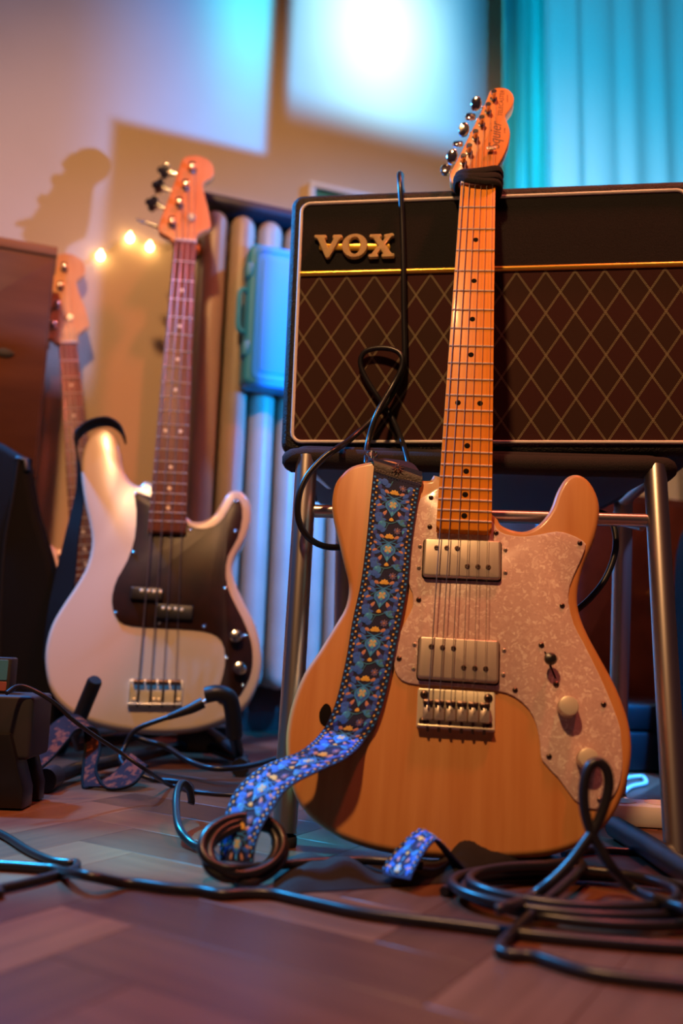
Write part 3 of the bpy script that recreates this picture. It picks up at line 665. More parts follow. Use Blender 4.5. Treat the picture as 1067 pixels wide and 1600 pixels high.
# seat: padded board whose front edge rolls over the frame
ex = (tr2 - tl2).normalized(); ey = V((0, 0, 1)).cross(ex)
sf = Fr(cpt((tl2 + tr2) / 2 + V((0, 0, 0))) , ex, ey, UP)
hwid = (tr2 - tl2).length / 2 + 0.018
so = rrect(-hwid, 0.014, hwid, 0.285, 0.02, 6)
mb = MB().slab(so, -0.006, seat_z - 0.412, 0.010, 0.004, 4)
s1 = MB(); s1.add([sf.O + sf.X * p.x + sf.Y * p.y + sf.Z * p.z for p in mb.v], mb.f); s1.build('seat', 'seat_fabric', ch)
mb = MB().slab(rrect(-hwid + 0.02, 0.004, hwid - 0.02, 0.275, 0.02, 4), -0.012, -0.006, 0.001, 0.001, 1)
s2 = MB(); s2.add([sf.O + sf.X * p.x + sf.Y * p.y + sf.Z * p.z for p in mb.v], mb.f); s2.build('seat_underside', 'seat_under', ch)
# front roll of cloth
mb = MB(); pts = catmull([(-hwid + 0.002, 0.022, -0.002), (-hwid + 0.010, 0.002, 0.000), (-hwid * 0.5, 0.000, -0.001), (0, 0.000, -0.001), (hwid * 0.6, 0.000, -0.001), (hwid - 0.010, 0.002, 0.001), (hwid - 0.002, 0.022, -0.002)], 8)
mb.tube(pts, 0.0120, 12); s3 = MB(); s3.add([sf.O + sf.X * p.x + sf.Y * p.y + sf.Z * p.z for p in mb.v], mb.f); s3.build('seat_front_roll', 'seat_fabric', ch)

# ================================================================== floral strap on the guitar
def strap_edges():
    L, R = [], []
    on = [((585, 716), (660, 738), .004), ((584, 733), (657, 757), .0035), ((578, 790), (650, 800), .003), ((573, 841), (643, 850), .003), ((564, 910), (637, 915), .003), ((551, 970), (626, 976), .003), ((541, 1030), (614, 1036), .0035), ((527, 1090), (600, 1097), .004), ((515, 1122), (588, 1130), .005), ((500, 1148), (570, 1158), .007)]
    for a, b, z in on: L.append(G.w(*G.loc(*a, z))); R.append(G.w(*G.loc(*b, max(z, 0.0045 if b[1] < 1060 else z))))
    off = [((480, 1168), (548, 1181), .818, .812), ((450, 1183), (510, 1201), .815, .802), ((420, 1194), (466, 1222), .808, .792), ((394, 1210), (443, 1240), .800, .782), ((367, 1238), (425, 1268), .790, .773), ((352, 1274), (410, 1294), .780, .765), ((345, 1316), (400, 1322), .772, .760), ((345, 1345), (396, 1350), .768, .757)]
    for a, b, y1_, y2_ in off: L.append(at_y(*a, y1_)); R.append(at_y(*b, y2_))
    return catmull(L, 8), catmull(R, 8)
SL, SR = strap_edges()
SBASE = SL[-1] * 0.5 + SR[-1] * 0.5; SBASE.z = 0.0
stp = thing('guitar_strap', 'blue floral embroidered strap hanging down the front of the natural guitar', 'strap', loc=SBASE)
SL = [p - SBASE for p in SL]; SR = [p - SBASE for p in SR]
# subtle cross bow
MB().band(SL, SR, 0.0016, -1).build('strap_band', 'strap_band', stp)
def strap_map(SL, SR):
    acc = [0.0]
    for i in range(1, len(SL)): acc.append(acc[-1] + ((SL[i] + SR[i]) / 2 - (SL[i - 1] + SR[i - 1]) / 2).length)
    def f(s, t, h):
        s = min(max(s, 0), acc[-1] - 1e-6); i = 0
        while acc[i + 1] < s: i += 1
        k = (s - acc[i]) / (acc[i + 1] - acc[i]); a = SL[i].lerp(SL[i + 1], k); b = SR[i].lerp(SR[i + 1], k)
        i0, i1 = max(i - 1, 0), min(i + 2, len(SL) - 1)
        nn = (b - a).cross(SL[i0] - SL[i1]) * -1; nn = (b - a).cross(SL[min(i + 1, len(SL) - 1)] - SL[i]); nn.normalize()
        mid = (a + b) / 2; return a + (b - a) * (0.5 + t / 0.050) + nn * h
    return f, acc[-1]
EM = ['em_navy', 'em_blue', 'em_teal', 'em_aqua', 'em_yellow', 'em_pink', 'em_green', 'em_mauve', 'em_pale']
def embroider(SL, SR, parent, s_from, s_to, phase=0.0, sg_=1):
    f0, tot = strap_map(SL, SR); f = lambda s, t, h: f0(s, t, h * sg_); mb = MB(); T = 0.0018; per = 0.0505; side = 1
    # which side faces out: the band's thickness direction
    def poly(c, pts, lift):
        if min(p[1] for p in pts) < s_from or max(p[1] for p in pts) > min(s_to, tot - 0.001): return
        mb.cur = EM.index('em_' + c); n = len(pts); cx = sum(p[0] for p in pts) / n; cs = sum(p[1] for p in pts) / n
        b = len(mb.v); mb.v.append(f(cs, cx, T + lift + 0.0003))
        for p in pts: mb.v.append(f(p[1], max(-0.0245, min(0.0245, p[0])), T + lift))
        for k in range(n): mb.f.append([b, b + 1 + k, b + 1 + (k + 1) % n]); mb.mi.append(mb.cur)
    def petal(c, x, s, ang, ln, wd, lift=0.0):
        ca, sa_ = math.cos(ang), math.sin(ang); pts = []
        for u, v in ((0, 0), (0.25, 0.6), (0.55, 1.0), (0.85, 0.75), (1, 0), (0.85, -0.75), (0.55, -1.0), (0.25, -0.6)):
            a, b = u * ln, v * wd / 2; pts.append((x + a * sa_ + b * ca, s - a * ca + b * sa_))
        poly(c, pts, lift)
    def disc(c, x, s, r, lift=0.0, n=8): poly(c, [(x + r * math.cos(2 * pi * k / n), s + r * math.sin(2 * pi * k / n)) for k in range(n)], lift)
    def line(c, pts, wd, lift=0.0):
        q = catmull([(a, b, 0) for a, b in pts], 3)
        for i in range(len(q) - 1):
            d = (q[i + 1] - q[i]); d.normalize(); nn = V((-d.y, d.x, 0)) * wd / 2
            poly(c, [(p.x, p.y) for p in (q[i] + nn, q[i + 1] + nn, q[i + 1] - nn, q[i] - nn)], lift)
    k = 0; D = math.radians
    s = phase
    while s < tot + per:
        o = s; M_ = 0.001
        # dark blue filling leaves
        for sg in (-1, 1):
            for (x, y, a, l_) in ((6, 14, 60, 11), (7, 20, 95, 10), (5, 25, 130, 11), (9, 8, 40, 8), (14, 26, 150, 7), (12, 46, 60, 7), (15, 3, 20, 7), (16, 12, 170, 7), (16, 21, 175, 6), (13, 31, 160, 7), (4, 44, 120, 7), (5, 34, 100, 8)):
                petal('blue' if (y % 2 == 0) else 'navy', sg * x * M_, o + y * M_, sg * D(a), l_ * 1.15 * M_, 5.4 * M_)
        for a in (-70, -35, 0, 35, 70): petal('yellow', 0, o + 4.5 * M_, D(a), 5.5 * M_, 2.9 * M_, 0.0002)
        for sg in (-1, 1):
            petal('pink', sg * 5.0 * M_, o + 4.5 * M_, sg * D(62), 6.5 * M_, 3.6 * M_, 0.0001)
            petal('pink', sg * 11 * M_, o + 11 * M_, sg * D(78), 6 * M_, 3.0 * M_, 0.0001)
            petal('pink', sg * 11.5 * M_, o + 17.5 * M_, sg * D(110), 6 * M_, 3.2 * M_, 0.0001)
            petal('pink', sg * 6 * M_, o + 23.5 * M_, sg * D(150), 7 * M_, 3.8 * M_, 0.0001)
            line('teal', [(0, o + 9 * M_), (sg * 6 * M_, o + 9.5 * M_), (sg * 11 * M_, o + 11 * M_)], 0.9 * M_, 0.0001)
            line('teal', [(0, o + 9 * M_), (sg * 5 * M_, o + 7 * M_), (sg * 8 * M_, o + 5 * M_)], 0.8 * M_, 0.0001)
            line('green', [(sg * 3 * M_, o + 12 * M_), (sg * 8 * M_, o + 14 * M_), (sg * 12 * M_, o + 17 * M_)], 0.8 * M_, 0.0001)
        poly('teal', [(0, o + 9 * M_), (4 * M_, o + 11.5 * M_), (8.4 * M_, o + 15.5 * M_), (8 * M_, o + 20 * M_), (4 * M_, o + 24.5 * M_), (0, o + 31 * M_), (-4 * M_, o + 24.5 * M_), (-8 * M_, o + 20 * M_), (-8.4 * M_, o + 15.5 * M_), (-4 * M_, o + 11.5 * M_)], 0.0002)
        poly('blue', [(0, o + 11 * M_), (3.4 * M_, o + 13 * M_), (6.6 * M_, o + 16 * M_), (6.2 * M_, o + 19.6 * M_), (3 * M_, o + 23.5 * M_), (0, o + 26 * M_), (-3 * M_, o + 23.5 * M_), (-6.2 * M_, o + 19.6 * M_), (-6.6 * M_, o + 16 * M_), (-3.4 * M_, o + 13 * M_)], 0.0004)
        for a in (45, 135, 225, 315): petal('aqua', 0, o + 17 * M_, D(a + 45), 5.6 * M_, 3.6 * M_, 0.0006)
        for a in (45, 135, 225, 315): petal('pale', 0, o + 17 * M_, D(a), 4.6 * M_, 3.2 * M_, 0.0008)
        petal('aqua', 0, o + 24 * M_, D(180), 6 * M_, 2.2 * M_, 0.0005)
        for a in (-28, 0, 28): petal('yellow', 0, o + 31.5 * M_, D(180 + a), 4.4 * M_, 2.2 * M_, 0.0003)
        line('green', [(-12 * M_, o + 29 * M_), (-8 * M_, o + 36 * M_), (0, o + 38 * M_), (8 * M_, o + 34.5 * M_), (16 * M_, o + 33 * M_)], 0.9 * M_, 0.0002)
        line('green', [(-2 * M_, o + 38 * M_), (-4 * M_, o + 42 * M_), (-5 * M_, o + 46 * M_)], 0.7 * M_, 0.0002)
        disc('blue', -13.5 * M_, o + 34.5 * M_, 3.8 * M_, 0.0002, 10); disc('teal', -9.5 * M_, o + 40 * M_, 4.6 * M_, 0.0002, 10); disc('blue', -11.5 * M_, o + 43.5 * M_, 3.8 * M_, 0.0003, 10); disc('aqua', -11 * M_, o + 38 * M_, 1.6 * M_, 0.0005)
        petal('blue', -11 * M_, o + 33 * M_, D(-15), 7 * M_, 3.6 * M_, 0.0002); petal('teal', -16 * M_, o + 44 * M_, D(210), 5 * M_, 2.6 * M_, 0.0002)
        for j, (a, l_) in enumerate(((20, 7), (55, 6), (95, 7), (-20, 6))): petal('teal' if j % 2 else 'green', 10 * M_, o + 38.5 * M_, D(a), l_ * M_, 3 * M_, 0.0002)
        for a in range(0, 360, 45): petal('mauve', 8 * M_, o + 46 * M_, D(a), 4.2 * M_, 1.5 * M_, 0.0003)
        disc('pink', 8 * M_, o + 46 * M_, 1.0 * M_, 0.0005, 6); petal('aqua', 14 * M_, o + 49 * M_, D(10), 4.5 * M_, 2.2 * M_, 0.0003)
        # studs along both borders
        for j in range(8):
            yy = o + j * per / 8
            for sg in (-1, 1):
                disc('yellow', sg * 19.6 * M_, yy, 1.15 * M_, 0.0005); disc('teal', sg * 22.6 * M_, yy + per / 16, 1.25 * M_, 0.0005)
        s += per
    return mb.build('embroidery', EM, parent, 60)
embroider(SL, SR, stp, 0.020, 0.9, -0.019, -1)
# leather end piece folded over the horn
e0, e1 = [G.loc(*p, z) for p, z in (((583, 734), .0058), ((585, 716), .006))]
lL = [G.loc(584, 736, .0056), G.loc(584, 722, .0062), G.loc(580, 716, .002), G.loc(578, 716, -.012), G.loc(578, 718, -.022)]
lR = [G.loc(658, 760, .0056), G.loc(660, 746, .0062), G.loc(655, 736, .002), G.loc(640, 722, -.012), G.loc(600, 716, -.022)]
lL = [G.w(*p) - SBASE for p in catmull(lL, 5)]; lR = [G.w(*p) - SBASE for p in catmull(lR, 5)]
MB().band(lL, lR, 0.0024, -1).build('leather_end', 'brown_leather', stp)
stc = MB()
for k in range(16):
    t = (k + 0.3) / 16; p = G.w(*(G.loc(586, 733, .0088).lerp(G.loc(657, 756, .0088), t))) - SBASE; q = G.w(*(G.loc(586, 733, .0088).lerp(G.loc(657, 756, .0088), t + 0.03))) - SBASE
    stc.tube([p, q], 0.00035, 5)
stc.build('stitching', 'thread', stp)
fl_ = MB()
for a in range(0, 360, 40):
    c0 = G.loc(621, 731, .0091); d = V((math.cos(math.radians(a)), math.sin(math.radians(a)) * 0.8, 0))
    fl_.tube([G.w(*(c0 + d * 0.002)) - SBASE, G.w(*(c0 + d * 0.008)) - SBASE], [0.0008, 0.0002], 6)
mat('leather_emboss', (0.16, 0.05, 0.03), 0.5)
fl_.build('embossed_flower', 'leather_emboss', stp)
# the strap's other end, folded up on the floor before the guitar
fL = catmull([at_y(600, 1368, .762), at_y(600, 1356, .768), at_y(618, 1330, .778), at_y(648, 1302, .790), at_y(664, 1300, .796), at_y(690, 1330, .800), at_y(712, 1362, .800)], 6)
fR = catmull([at_y(642, 1376, .742), at_y(648, 1362, .746), at_y(660, 1340, .756), at_y(676, 1318, .770), at_y(688, 1318, .778), at_y(712, 1344, .786), at_y(735, 1366, .788)], 6)
fL = [p - SBASE for p in fL]; fR = [p - SBASE for p in fR]
MB().band(fL, fR, 0.0016).build('strap_band', 'strap_band', stp)
embroider(fL, fR, stp, 0.002, 0.075, -0.01)
# ================================================================== bass guitars
BV = 0.952
B = inst_frame(Rb, (-0.3085, -0.52568, 1.70443), BV)
c7 = lambda pts: cr(pts, 2.6675, 60, 640)
c4 = lambda pts: cr(pts, 4.0, 200, 220)
loc2 = lambda pts, z: [B.loc(x, y, z).to_2d() for x, y in pts]
BZ, BHZ = 0.0125, 0.0035
BASS = dict(
    body=loc2(c7([(465, 305), (420, 320), (375, 290), (350, 230), (340, 165), (322, 108), (290, 82), (250, 85), (210, 120), (186, 180), (178, 260), (192, 380), (214, 480), (222, 560), (203, 650), (160, 730), (100, 820), (55, 900), (31, 990), (30, 1080), (53, 1175), (110, 1245), (200, 1298), (330, 1332), (480, 1346), (600, 1343), (700, 1325), (790, 1290), (860, 1240), (905, 1170), (928, 1090), (929, 1010), (905, 900), (860, 810), (820, 720), (808, 660), (825, 605), (860, 545), (885, 470), (885, 405), (865, 360), (830, 338), (792, 347), (762, 390), (730, 440), (690, 465), (650, 468), (620, 450)]), -0.006),
    guard=loc2(c7([(466, 362), (440, 355), (412, 344), (400, 358), (408, 420), (402, 530), (370, 630), (330, 700), (308, 770), (310, 830), (335, 880), (390, 902), (500, 910), (640, 918), (720, 932), (764, 965), (779, 1030), (770, 1100), (752, 1160), (740, 1200), (765, 1230), (820, 1215), (865, 1150), (888, 1090), (893, 1030), (885, 960), (850, 870), (800, 770), (781, 690), (790, 610), (830, 535), (850, 450), (845, 390), (825, 368), (800, 400), (770, 450), (730, 485), (680, 495), (625, 480), (600, 440)]), 0.002),
    screws=loc2(c7([(408, 352), (397, 597), (325, 848), (502, 890), (688, 905), (785, 1035), (852, 1150), (828, 385), (822, 507), (778, 745), (630, 503), (862, 942)]), 0.002),
    poles=loc2(c7([(430, 755), (457, 757), (482, 759), (508, 760), (520, 828), (545, 830), (572, 832), (597, 835)]), 0.010),
    pk1=loc2(c7([(385, 738), (518, 744), (516, 797), (384, 790)]), 0.008), pk2=loc2(c7([(490, 808), (645, 818), (643, 878), (488, 868)]), 0.008),
    knobs=loc2(c7([(825, 942), (840, 1077)]), 0.018),
    bridge=loc2(c7([(378, 1122), (601, 1130), (598, 1240), (374, 1232)]), 0.002),
    head=loc2(c4([(289, 634), (258, 602), (208, 575), (190, 550), (200, 500), (240, 395), (288, 265), (328, 145), (350, 106), (400, 92), (460, 98), (515, 130), (538, 180), (528, 222), (500, 245), (473, 262), (469, 288), (480, 345), (500, 420), (512, 490), (515, 540), (480, 560), (442, 580), (425, 602), (420, 636)]), BHZ),
    posts=loc2(c4([(402, 185), (360, 295), (322, 405), (277, 525)]), BHZ), keys=loc2(c4([(248, 165), (212, 262), (172, 370), (112, 483)]), BHZ - 0.010),
    disc=loc2(c4([(395, 487)]), BHZ)[0])
def sm(pts, n=3): return [(p.x, p.y) for p in catmull([(a[0], a[1], 0) for a in pts], n, True)]
def clover(c, d, size):
    """four-leaf tuner key: flat plate across the shaft direction d"""
    o2 = []
    for k in range(40):
        a = 2 * pi * k / 40; r = size * (0.78 + 0.22 * abs(math.cos(2 * a)) ** 0.8 - 0.10 * (abs(math.sin(2 * a)) ** 6)); o2.append((r * math.cos(a), r * math.sin(a)))
    return o2
def bass(name, label, fr, bodymat, headmat, full=True, S=1.0, HS=1.0):
    root = thing(name, label, 'bass guitar', fr)
    root.scale = (S, S, S)
    MB().slab(sm(BASS['body']), -0.040, 0.0, 0.008, 0.008, 5).build('body', bodymat, root)
    pg = MB().slab(sm(BASS['guard'], 2), 0.0, 0.0022, 0.0008, 0, 2).build('pickguard', 'tortoise', root)
    src = None
    for p in BASS['screws']:
        if src is None: src = screw_mesh(0.0030, 0.0018).build('screw', ['chrome', 'inlay_black'], pg); src.location = (p[0], p[1], 0.0022)
        else: share(src, pg, (p[0], p[1], 0.0022))
    for key, ps in (('pk1', BASS['poles'][:4]), ('pk2', BASS['poles'][4:])):
        q = BASS[key]; cx = sum(p[0] for p in q) / 4; cy = sum(p[1] for p in q) / 4; wd = (q[1] - q[0]).length; ht = (q[3] - q[0]).length; a = math.atan2(q[1][1] - q[0][1], q[1][0] - q[0][0])
        o = MB().slab(rrect(-wd / 2, -ht / 2, wd / 2, ht / 2, 0.003, 3), 0.002, 0.0095, 0.0015, 0, 3).build('pickup', 'black_plastic', root); o.location = (cx, cy, 0); o.rotation_euler = (0, 0, a)
        pc = None
        for p in ps:
            d = Matrix.Rotation(-a, 2) @ (V(p) - V((cx, cy)))
            if pc is None: pc = MB().lathe((0, 0, 0), (0, 0, 1), [(0.0030, -0.001), (0.0030, 0.0008), (0.0022, 0.0014)], 12).build('pole_piece', 'bridge_cream_steel', o); pc.location = (d.x, d.y, 0.0095)
            else: share(pc, o, (d.x, d.y, 0.0095))
    for p in BASS['knobs']:
        o = MB().lathe((0, 0, 0), (0, 0, 1), [(0.0105, 0), (0.0108, 0.001), (0.0108, 0.012), (0.0095, 0.0155), (0.0060, 0.0165), (0.0005, 0.0168)], 24).build('control_knob', 'chrome', root); o.location = (p[0], p[1], 0.0022)
    q = BASS['bridge']; cx = sum(p[0] for p in q) / 4; cy = sum(p[1] for p in q) / 4; wd = (q[1] - q[0]).length; ht = (q[3] - q[0]).length
    br = MB().slab(rrect(-wd / 2, -ht / 2, wd / 2, ht / 2, 0.003, 3), 0, 0.002, 0.0005, 0, 2).build('bridge', 'bridge_cream_steel', root); br.location = (cx, cy, 0)
    MB().box((0, -ht / 2 + 0.0015, 0.007), (wd, 0.002, 0.011), 0.0006).build('bridge_lip', 'bridge_cream_steel', br)
    for sx in (-1, 1): MB().box((sx * (wd / 2 - 0.001), 0, 0.004), (0.0016, ht * 0.95, 0.006), 0.0006).build('bridge_side', 'bridge_cream_steel', br)
    sx_ = [(-28.5 + 19.0 * k) / 1000 for k in range(4)]; sy = BV - 0.864
    for k in range(4):
        x = sx_[k] - cx; y = sy - cy
        sd = MB().tube([V((x - 0.0082, y, 0.0085)), V((x + 0.0082, y, 0.0085))], 0.0048, 14).build('saddle', 'dark_steel', br)
        MB().tube([V((x, y - 0.004, 0.0075)), V((x, -ht / 2 - 0.003, 0.0075))], 0.0017, 8).build('intonation_screw', 'dark_steel', sd)
        MB().lathe((x + 0.006 if k % 2 else x - 0.006, -ht / 2 + 0.009, 0.002), (0, 0, 1), [(0.0042, 0), (0.0036, 0.0014), (0.0006, 0.002)], 12).build('bridge_screw', 'worn_chrome', br)
    neck(fr, root, BV, 0.864, 20, 0.0425, 0.0628, 0.610, BZ, 0.023, headmat, 'rosewood', (3, 5, 7, 9, 12, 15, 17, 19), 0.0036, 'inlay_pearl')
    hk = HS; hs2 = lambda p: V((p[0] * hk, BV + (p[1] - BV) * hk))
    MB().slab(sm([hs2(p) for p in BASS['head']]), BHZ - 0.015, BHZ, 0.0015, 0.0015, 3).build('headstock', headmat, root)
    tps = []
    for k in range(4):
        p, b = hs2(BASS['posts'][k]), hs2(BASS['keys'][k])
        o = MB().lathe((p[0], p[1], BHZ), (0, 0, 1), [(0.0088, 0), (0.0088, 0.001), (0.0062, 0.0016), (0.0056, 0.010), (0.0068, 0.012), (0.0068, 0.018), (0.006, 0.0186)], 18).build('tuner', 'chrome', root); tps.append(p)
        d = V((b[0] - p[0], b[1] - p[1], 0)); d.normalize(); bb = V((b[0], b[1], BHZ - 0.024))
        MB().box((p[0], p[1], BHZ - 0.0195), (0.026, 0.030, 0.009), 0.002).build('tuner_housing', 'chrome', o)
        MB().tube([V((p[0], p[1], BHZ - 0.024)), bb], 0.0042, 10).build('tuner_shaft', 'chrome', o)
        # flat key, turned a little differently on each shaft
        e2 = V((0, 0, 1)); e2 = Matrix.Rotation((-0.55, -0.75, -0.65, 0.75)[k], 3, d) @ e2; e3 = d.cross(e2)
        t = MB().slab(clover(None, None, 0.0165), -0.0016, 0.0016, 0.0010, 0.0010, 2)
        MB().merge(t, Matrix((d, e3, d.cross(e3))).transposed(), bb + d * 0.006).build('tuner_key', 'chrome', o)
    dc = hs2(BASS['disc'])
    dd = MB().lathe((dc[0], dc[1], BHZ), (0, 0, 1), [(0.0085, 0.004), (0.0088, 0.0055), (0.0080, 0.0068), (0.0030, 0.0070), (0.0005, 0.0064)], 20).build('string_retainer', 'worn_chrome', root)
    MB().tube([V((dc[0], dc[1], BHZ)), V((dc[0], dc[1], BHZ + 0.005))], 0.003, 10).build('retainer_post', 'worn_chrome', dd)
    for k in range(4):
        p = tps[3 - k]; r = (0.00125, 0.00100, 0.00080, 0.00058)[k]; nx = (-16.2 + 10.8 * k) / 1000
        MB().tube([V((sx_[k], sy - 0.02, 0.006)), V((sx_[k], sy, 0.0138)), V((nx, BV + 0.001, BZ + 0.0042)), V((p[0] + 0.006, p[1], BHZ + 0.008)), V((p[0] + 0.002, p[1] + 0.006, BHZ + 0.008))], r, 6).build('string', 'steel_string', root)
    return root
bass('bass_guitar', 'cream white bass guitar with dark pickguard standing in the black stand', B, 'cream_lacquer', 'bass_head_maple')
mat('old_maple', (0.80, 0.33, 0.12), 0.4, col2=(0.86, 0.40, 0.16), scale=(16, 1.5, 8), nscale=4, coat=0.3)
# the second bass leans on the wall behind
S3 = 0.86
nut = at_y(106, 540, 1.752); p2 = None
Ln = BV * S3; vz = -(nut.z - 0.012) / Ln
best = None
for k in range(-200, 200):
    vx = k / 500.0; vy2 = 1 - vz * vz - vx * vx
    if vy2 < 0: continue
    vv = V((vx, -math.sqrt(vy2), vz)); q = nut + vv * 0.42; c = q - CAM; pxx = 533.5 + F * c.dot(RT) / c.dot(FW); pyy = 800 + F * c.dot(DN) / c.dot(FW)
    lx = 106 + (pyy - 540) * (131 - 106) / (850 - 540)
    if best is None or abs(pxx - lx) < best[0]: best = (abs(pxx - lx), vv)
Yb = -best[1]; Xb = V((1, 0, 0)) + V((0, 0.28, 0)); Xb = (Xb - Yb * Xb.dot(Yb)).normalized(); Zb = Xb.cross(Yb)
B3 = Fr(nut + best[1] * Ln, Xb, Yb, Zb)
bass('bass_guitar', 'pale pink bass guitar leaning on the wall half hidden by the walnut cabinet', B3, 'pink_lacquer', 'old_maple', S=S3, HS=1.16)
# black strap hung over the horn of the white bass
bl = [B.w(*B.loc(*p, z)) for p, z in (((198, 694), -.022), ((190, 676), -.022), ((171, 665), -.022), ((147, 668), -.020), ((127, 680), -.018), ((119, 699), -.012))]
br_ = [p + B.Z * 0.034 for p in bl]
L2 = bl + [at_y(119, 760, 1.49), at_y(103, 830, 1.47), at_y(86, 900, 1.46), at_y(74, 960, 1.455), at_y(66, 1030, 1.45)]
R2 = br_ + [at_y(130, 770, 1.48), at_y(122, 840, 1.46), at_y(116, 905, 1.45), at_y(104, 965, 1.44), at_y(96, 1030, 1.435)]
tag(MB().band(catmull(L2, 6), catmull(R2, 6), 0.003).build('bass_strap', 'black_nylon', center=True), 'plain black strap looped over the upper horn of the cream white bass', 'strap')

# ================================================================== stand under the white bass
sd = thing('bass_stand', 'black tube stand holding the cream white bass off the floor', 'stand', loc=V((-0.26, 1.42, 0)))
sO = sd.location.copy()
def sp(p): return V(p) - sO
la, lb = at_y(149, 1062, 1.305), at_y(116, 1142, 1.355)
MB().tube([sp(la), sp(la.lerp(lb, 0.04)), sp(lb)], [0.009, 0.0115, 0.0115], 14).build('padded_arm', 'black_rubber', sd)
ra = [at_y(322, 1086, 1.300), at_y(340, 1083, 1.300), at_y(357, 1090, 1.305), at_y(364, 1115, 1.315), at_y(366, 1150, 1.330)]
MB().tube([sp(p) for p in catmull(ra, 5)], 0.0125, 12).build('padded_arm', 'black_rubber', sd)
yk = MB()
hub = V((-0.23, 1.51, 0.055))
lz = V((lb.x, lb.y + 0.02, 0.030)); rz = V((ra[-1].x + 0.004, 1.36, 0.030))
yk.tube([sp(lb), sp(lz), sp(hub)], 0.009, 10); yk.tube([sp(ra[-1]), sp(rz), sp(hub)], 0.009, 10)
yk.build('yoke', 'black_rubber', sd)
MB().box(sp(hub + V((0.02, -0.02, -0.020))), (0.10, 0.05, 0.045), 0.006).build('hub_block', 'black_plastic', sd)
MB().tube([sp(hub), sp(V((-0.25, 1.66, 0.42)))], 0.011, 12).build('spine', 'black_plastic', sd)
MB().tube([sp(hub + V((0, 0.02, -0.02))), sp(V((-0.25, 1.70, 0.012)))], 0.010, 12).build('rear_leg', 'black_plastic', sd)
ff = on_floor(68, 1240); f2 = on_floor(375, 1213)
MB().tube([sp(hub + V((0, 0, -0.030))), sp(V((ff.x + 0.01, ff.y + 0.10, 0.016))), sp(V((ff.x, ff.y + 0.03, 0.014)))], 0.0095, 12).build('front_leg', 'black_plastic', sd)
MB().tube([sp(V((ff.x, ff.y + 0.035, 0.0155))), sp(V((ff.x, ff.y, 0.0155)))], 0.0152, 20).build('rubber_foot', 'black_rubber', sd)
MB().tube([sp(hub + V((0, 0, -0.030))), sp(V((f2.x - 0.004, f2.y + 0.06, 0.018))), sp(V((f2.x, f2.y + 0.012, 0.012)))], 0.0095, 12).build('front_leg', 'black_plastic', sd)
MB().tube([sp(V((f2.x, f2.y + 0.02, 0.0135))), sp(V((f2.x, f2.y - 0.01, 0.0135)))], 0.0132, 18).build('rubber_foot', 'black_rubber', sd)

# ================================================================== radiator
RF = 0.185                                                     # front of the ribs, off the wall
def wl(px, py, z): return WALL.loc(px, py, z)
pR0, pR1, pR2 = wl(342, 316, RF), wl(387, 328, RF), wl(428, 339, RF)
pitch = (pR2.x - pR0.x) / 2; ztop = (pR0.y + pR1.y + pR2.y) / 3
print('radiator pitch', pitch, 'top', ztop, pR0, pR2)
rad = thing('radiator', 'old ribbed radiator with cream paint standing against the wall', 'radiator', Fr(W0 + WS * pR0.x, WS, UP, WN))
rs = MB()
for zc in (RF - 0.028, RF - 0.100):
    h0 = 0.10; prof = []
    for k in range(7): a = pi / 2 * k / 6; prof.append((0.027 * math.sin(a) + 0.0005, h0 + 0.03 * (1 - math.cos(a))))
    for k in range(7): a = pi / 2 * k / 6; prof.append((0.027 * math.cos(a) + 0.0005, ztop - 0.035 + 0.03 * math.sin(a)))
    rs.lathe((0, 0, zc), (0, 1, 0), prof, 18)
for hh in (0.16, ztop - 0.07): rs.box((0, hh, RF - 0.064), (0.030, 0.07, 0.09), 0.012)
r0 = rs.build('rib', 'radiator_paint', rad)
for k in range(1, 8): share(r0, rad, (k * pitch, 0, 0))
for hh in (0.16, ztop - 0.07): MB().tube([V((-0.02, hh, RF - 0.064)), V((7 * pitch + 0.02, hh, RF - 0.064))], 0.020, 14).build('manifold', 'radiator_paint', rad)
for kk in (0, 7): MB().box((kk * pitch, 0.055, RF - 0.064), (0.028, 0.11, 0.06), 0.006).build('radiator_foot', 'radiator_paint', rad)
MB().tube([V((-0.02, ztop - 0.07, RF - 0.064)), V((-0.045, ztop - 0.07, RF - 0.064)), V((-0.045, ztop - 0.13, RF - 0.07)), V((-0.045, 0.0, RF - 0.075))], 0.011, 12).build('supply_pipe', 'radiator_paint', rad)
vv = MB(); vv.lathe((-0.045, ztop - 0.105, RF - 0.066), (0, 0, 1), [(0.006, 0.01), (0.016, 0.012), (0.018, 0.02), (0.018, 0.045), (0.014, 0.05), (0.004, 0.052)], 16)
mat('old_brass', (0.42, 0.28, 0.10), 0.4, 0.8)
vv.build('valve', 'old_brass', rad)
sh = MB(); sh.box((3.5 * pitch - 0.01, ztop + 0.012, RF - 0.075), (8 * pitch + 0.05, 0.020, 0.155), 0.004)
q = MB(); q.merge(sh, Matrix((WS, UP, WN)).transposed(), W0 + WS * pR0.x)
tag(q.build('shelf_board', 'dark_board', center=True), 'dark flat board lying along the top of the radiator', 'board')
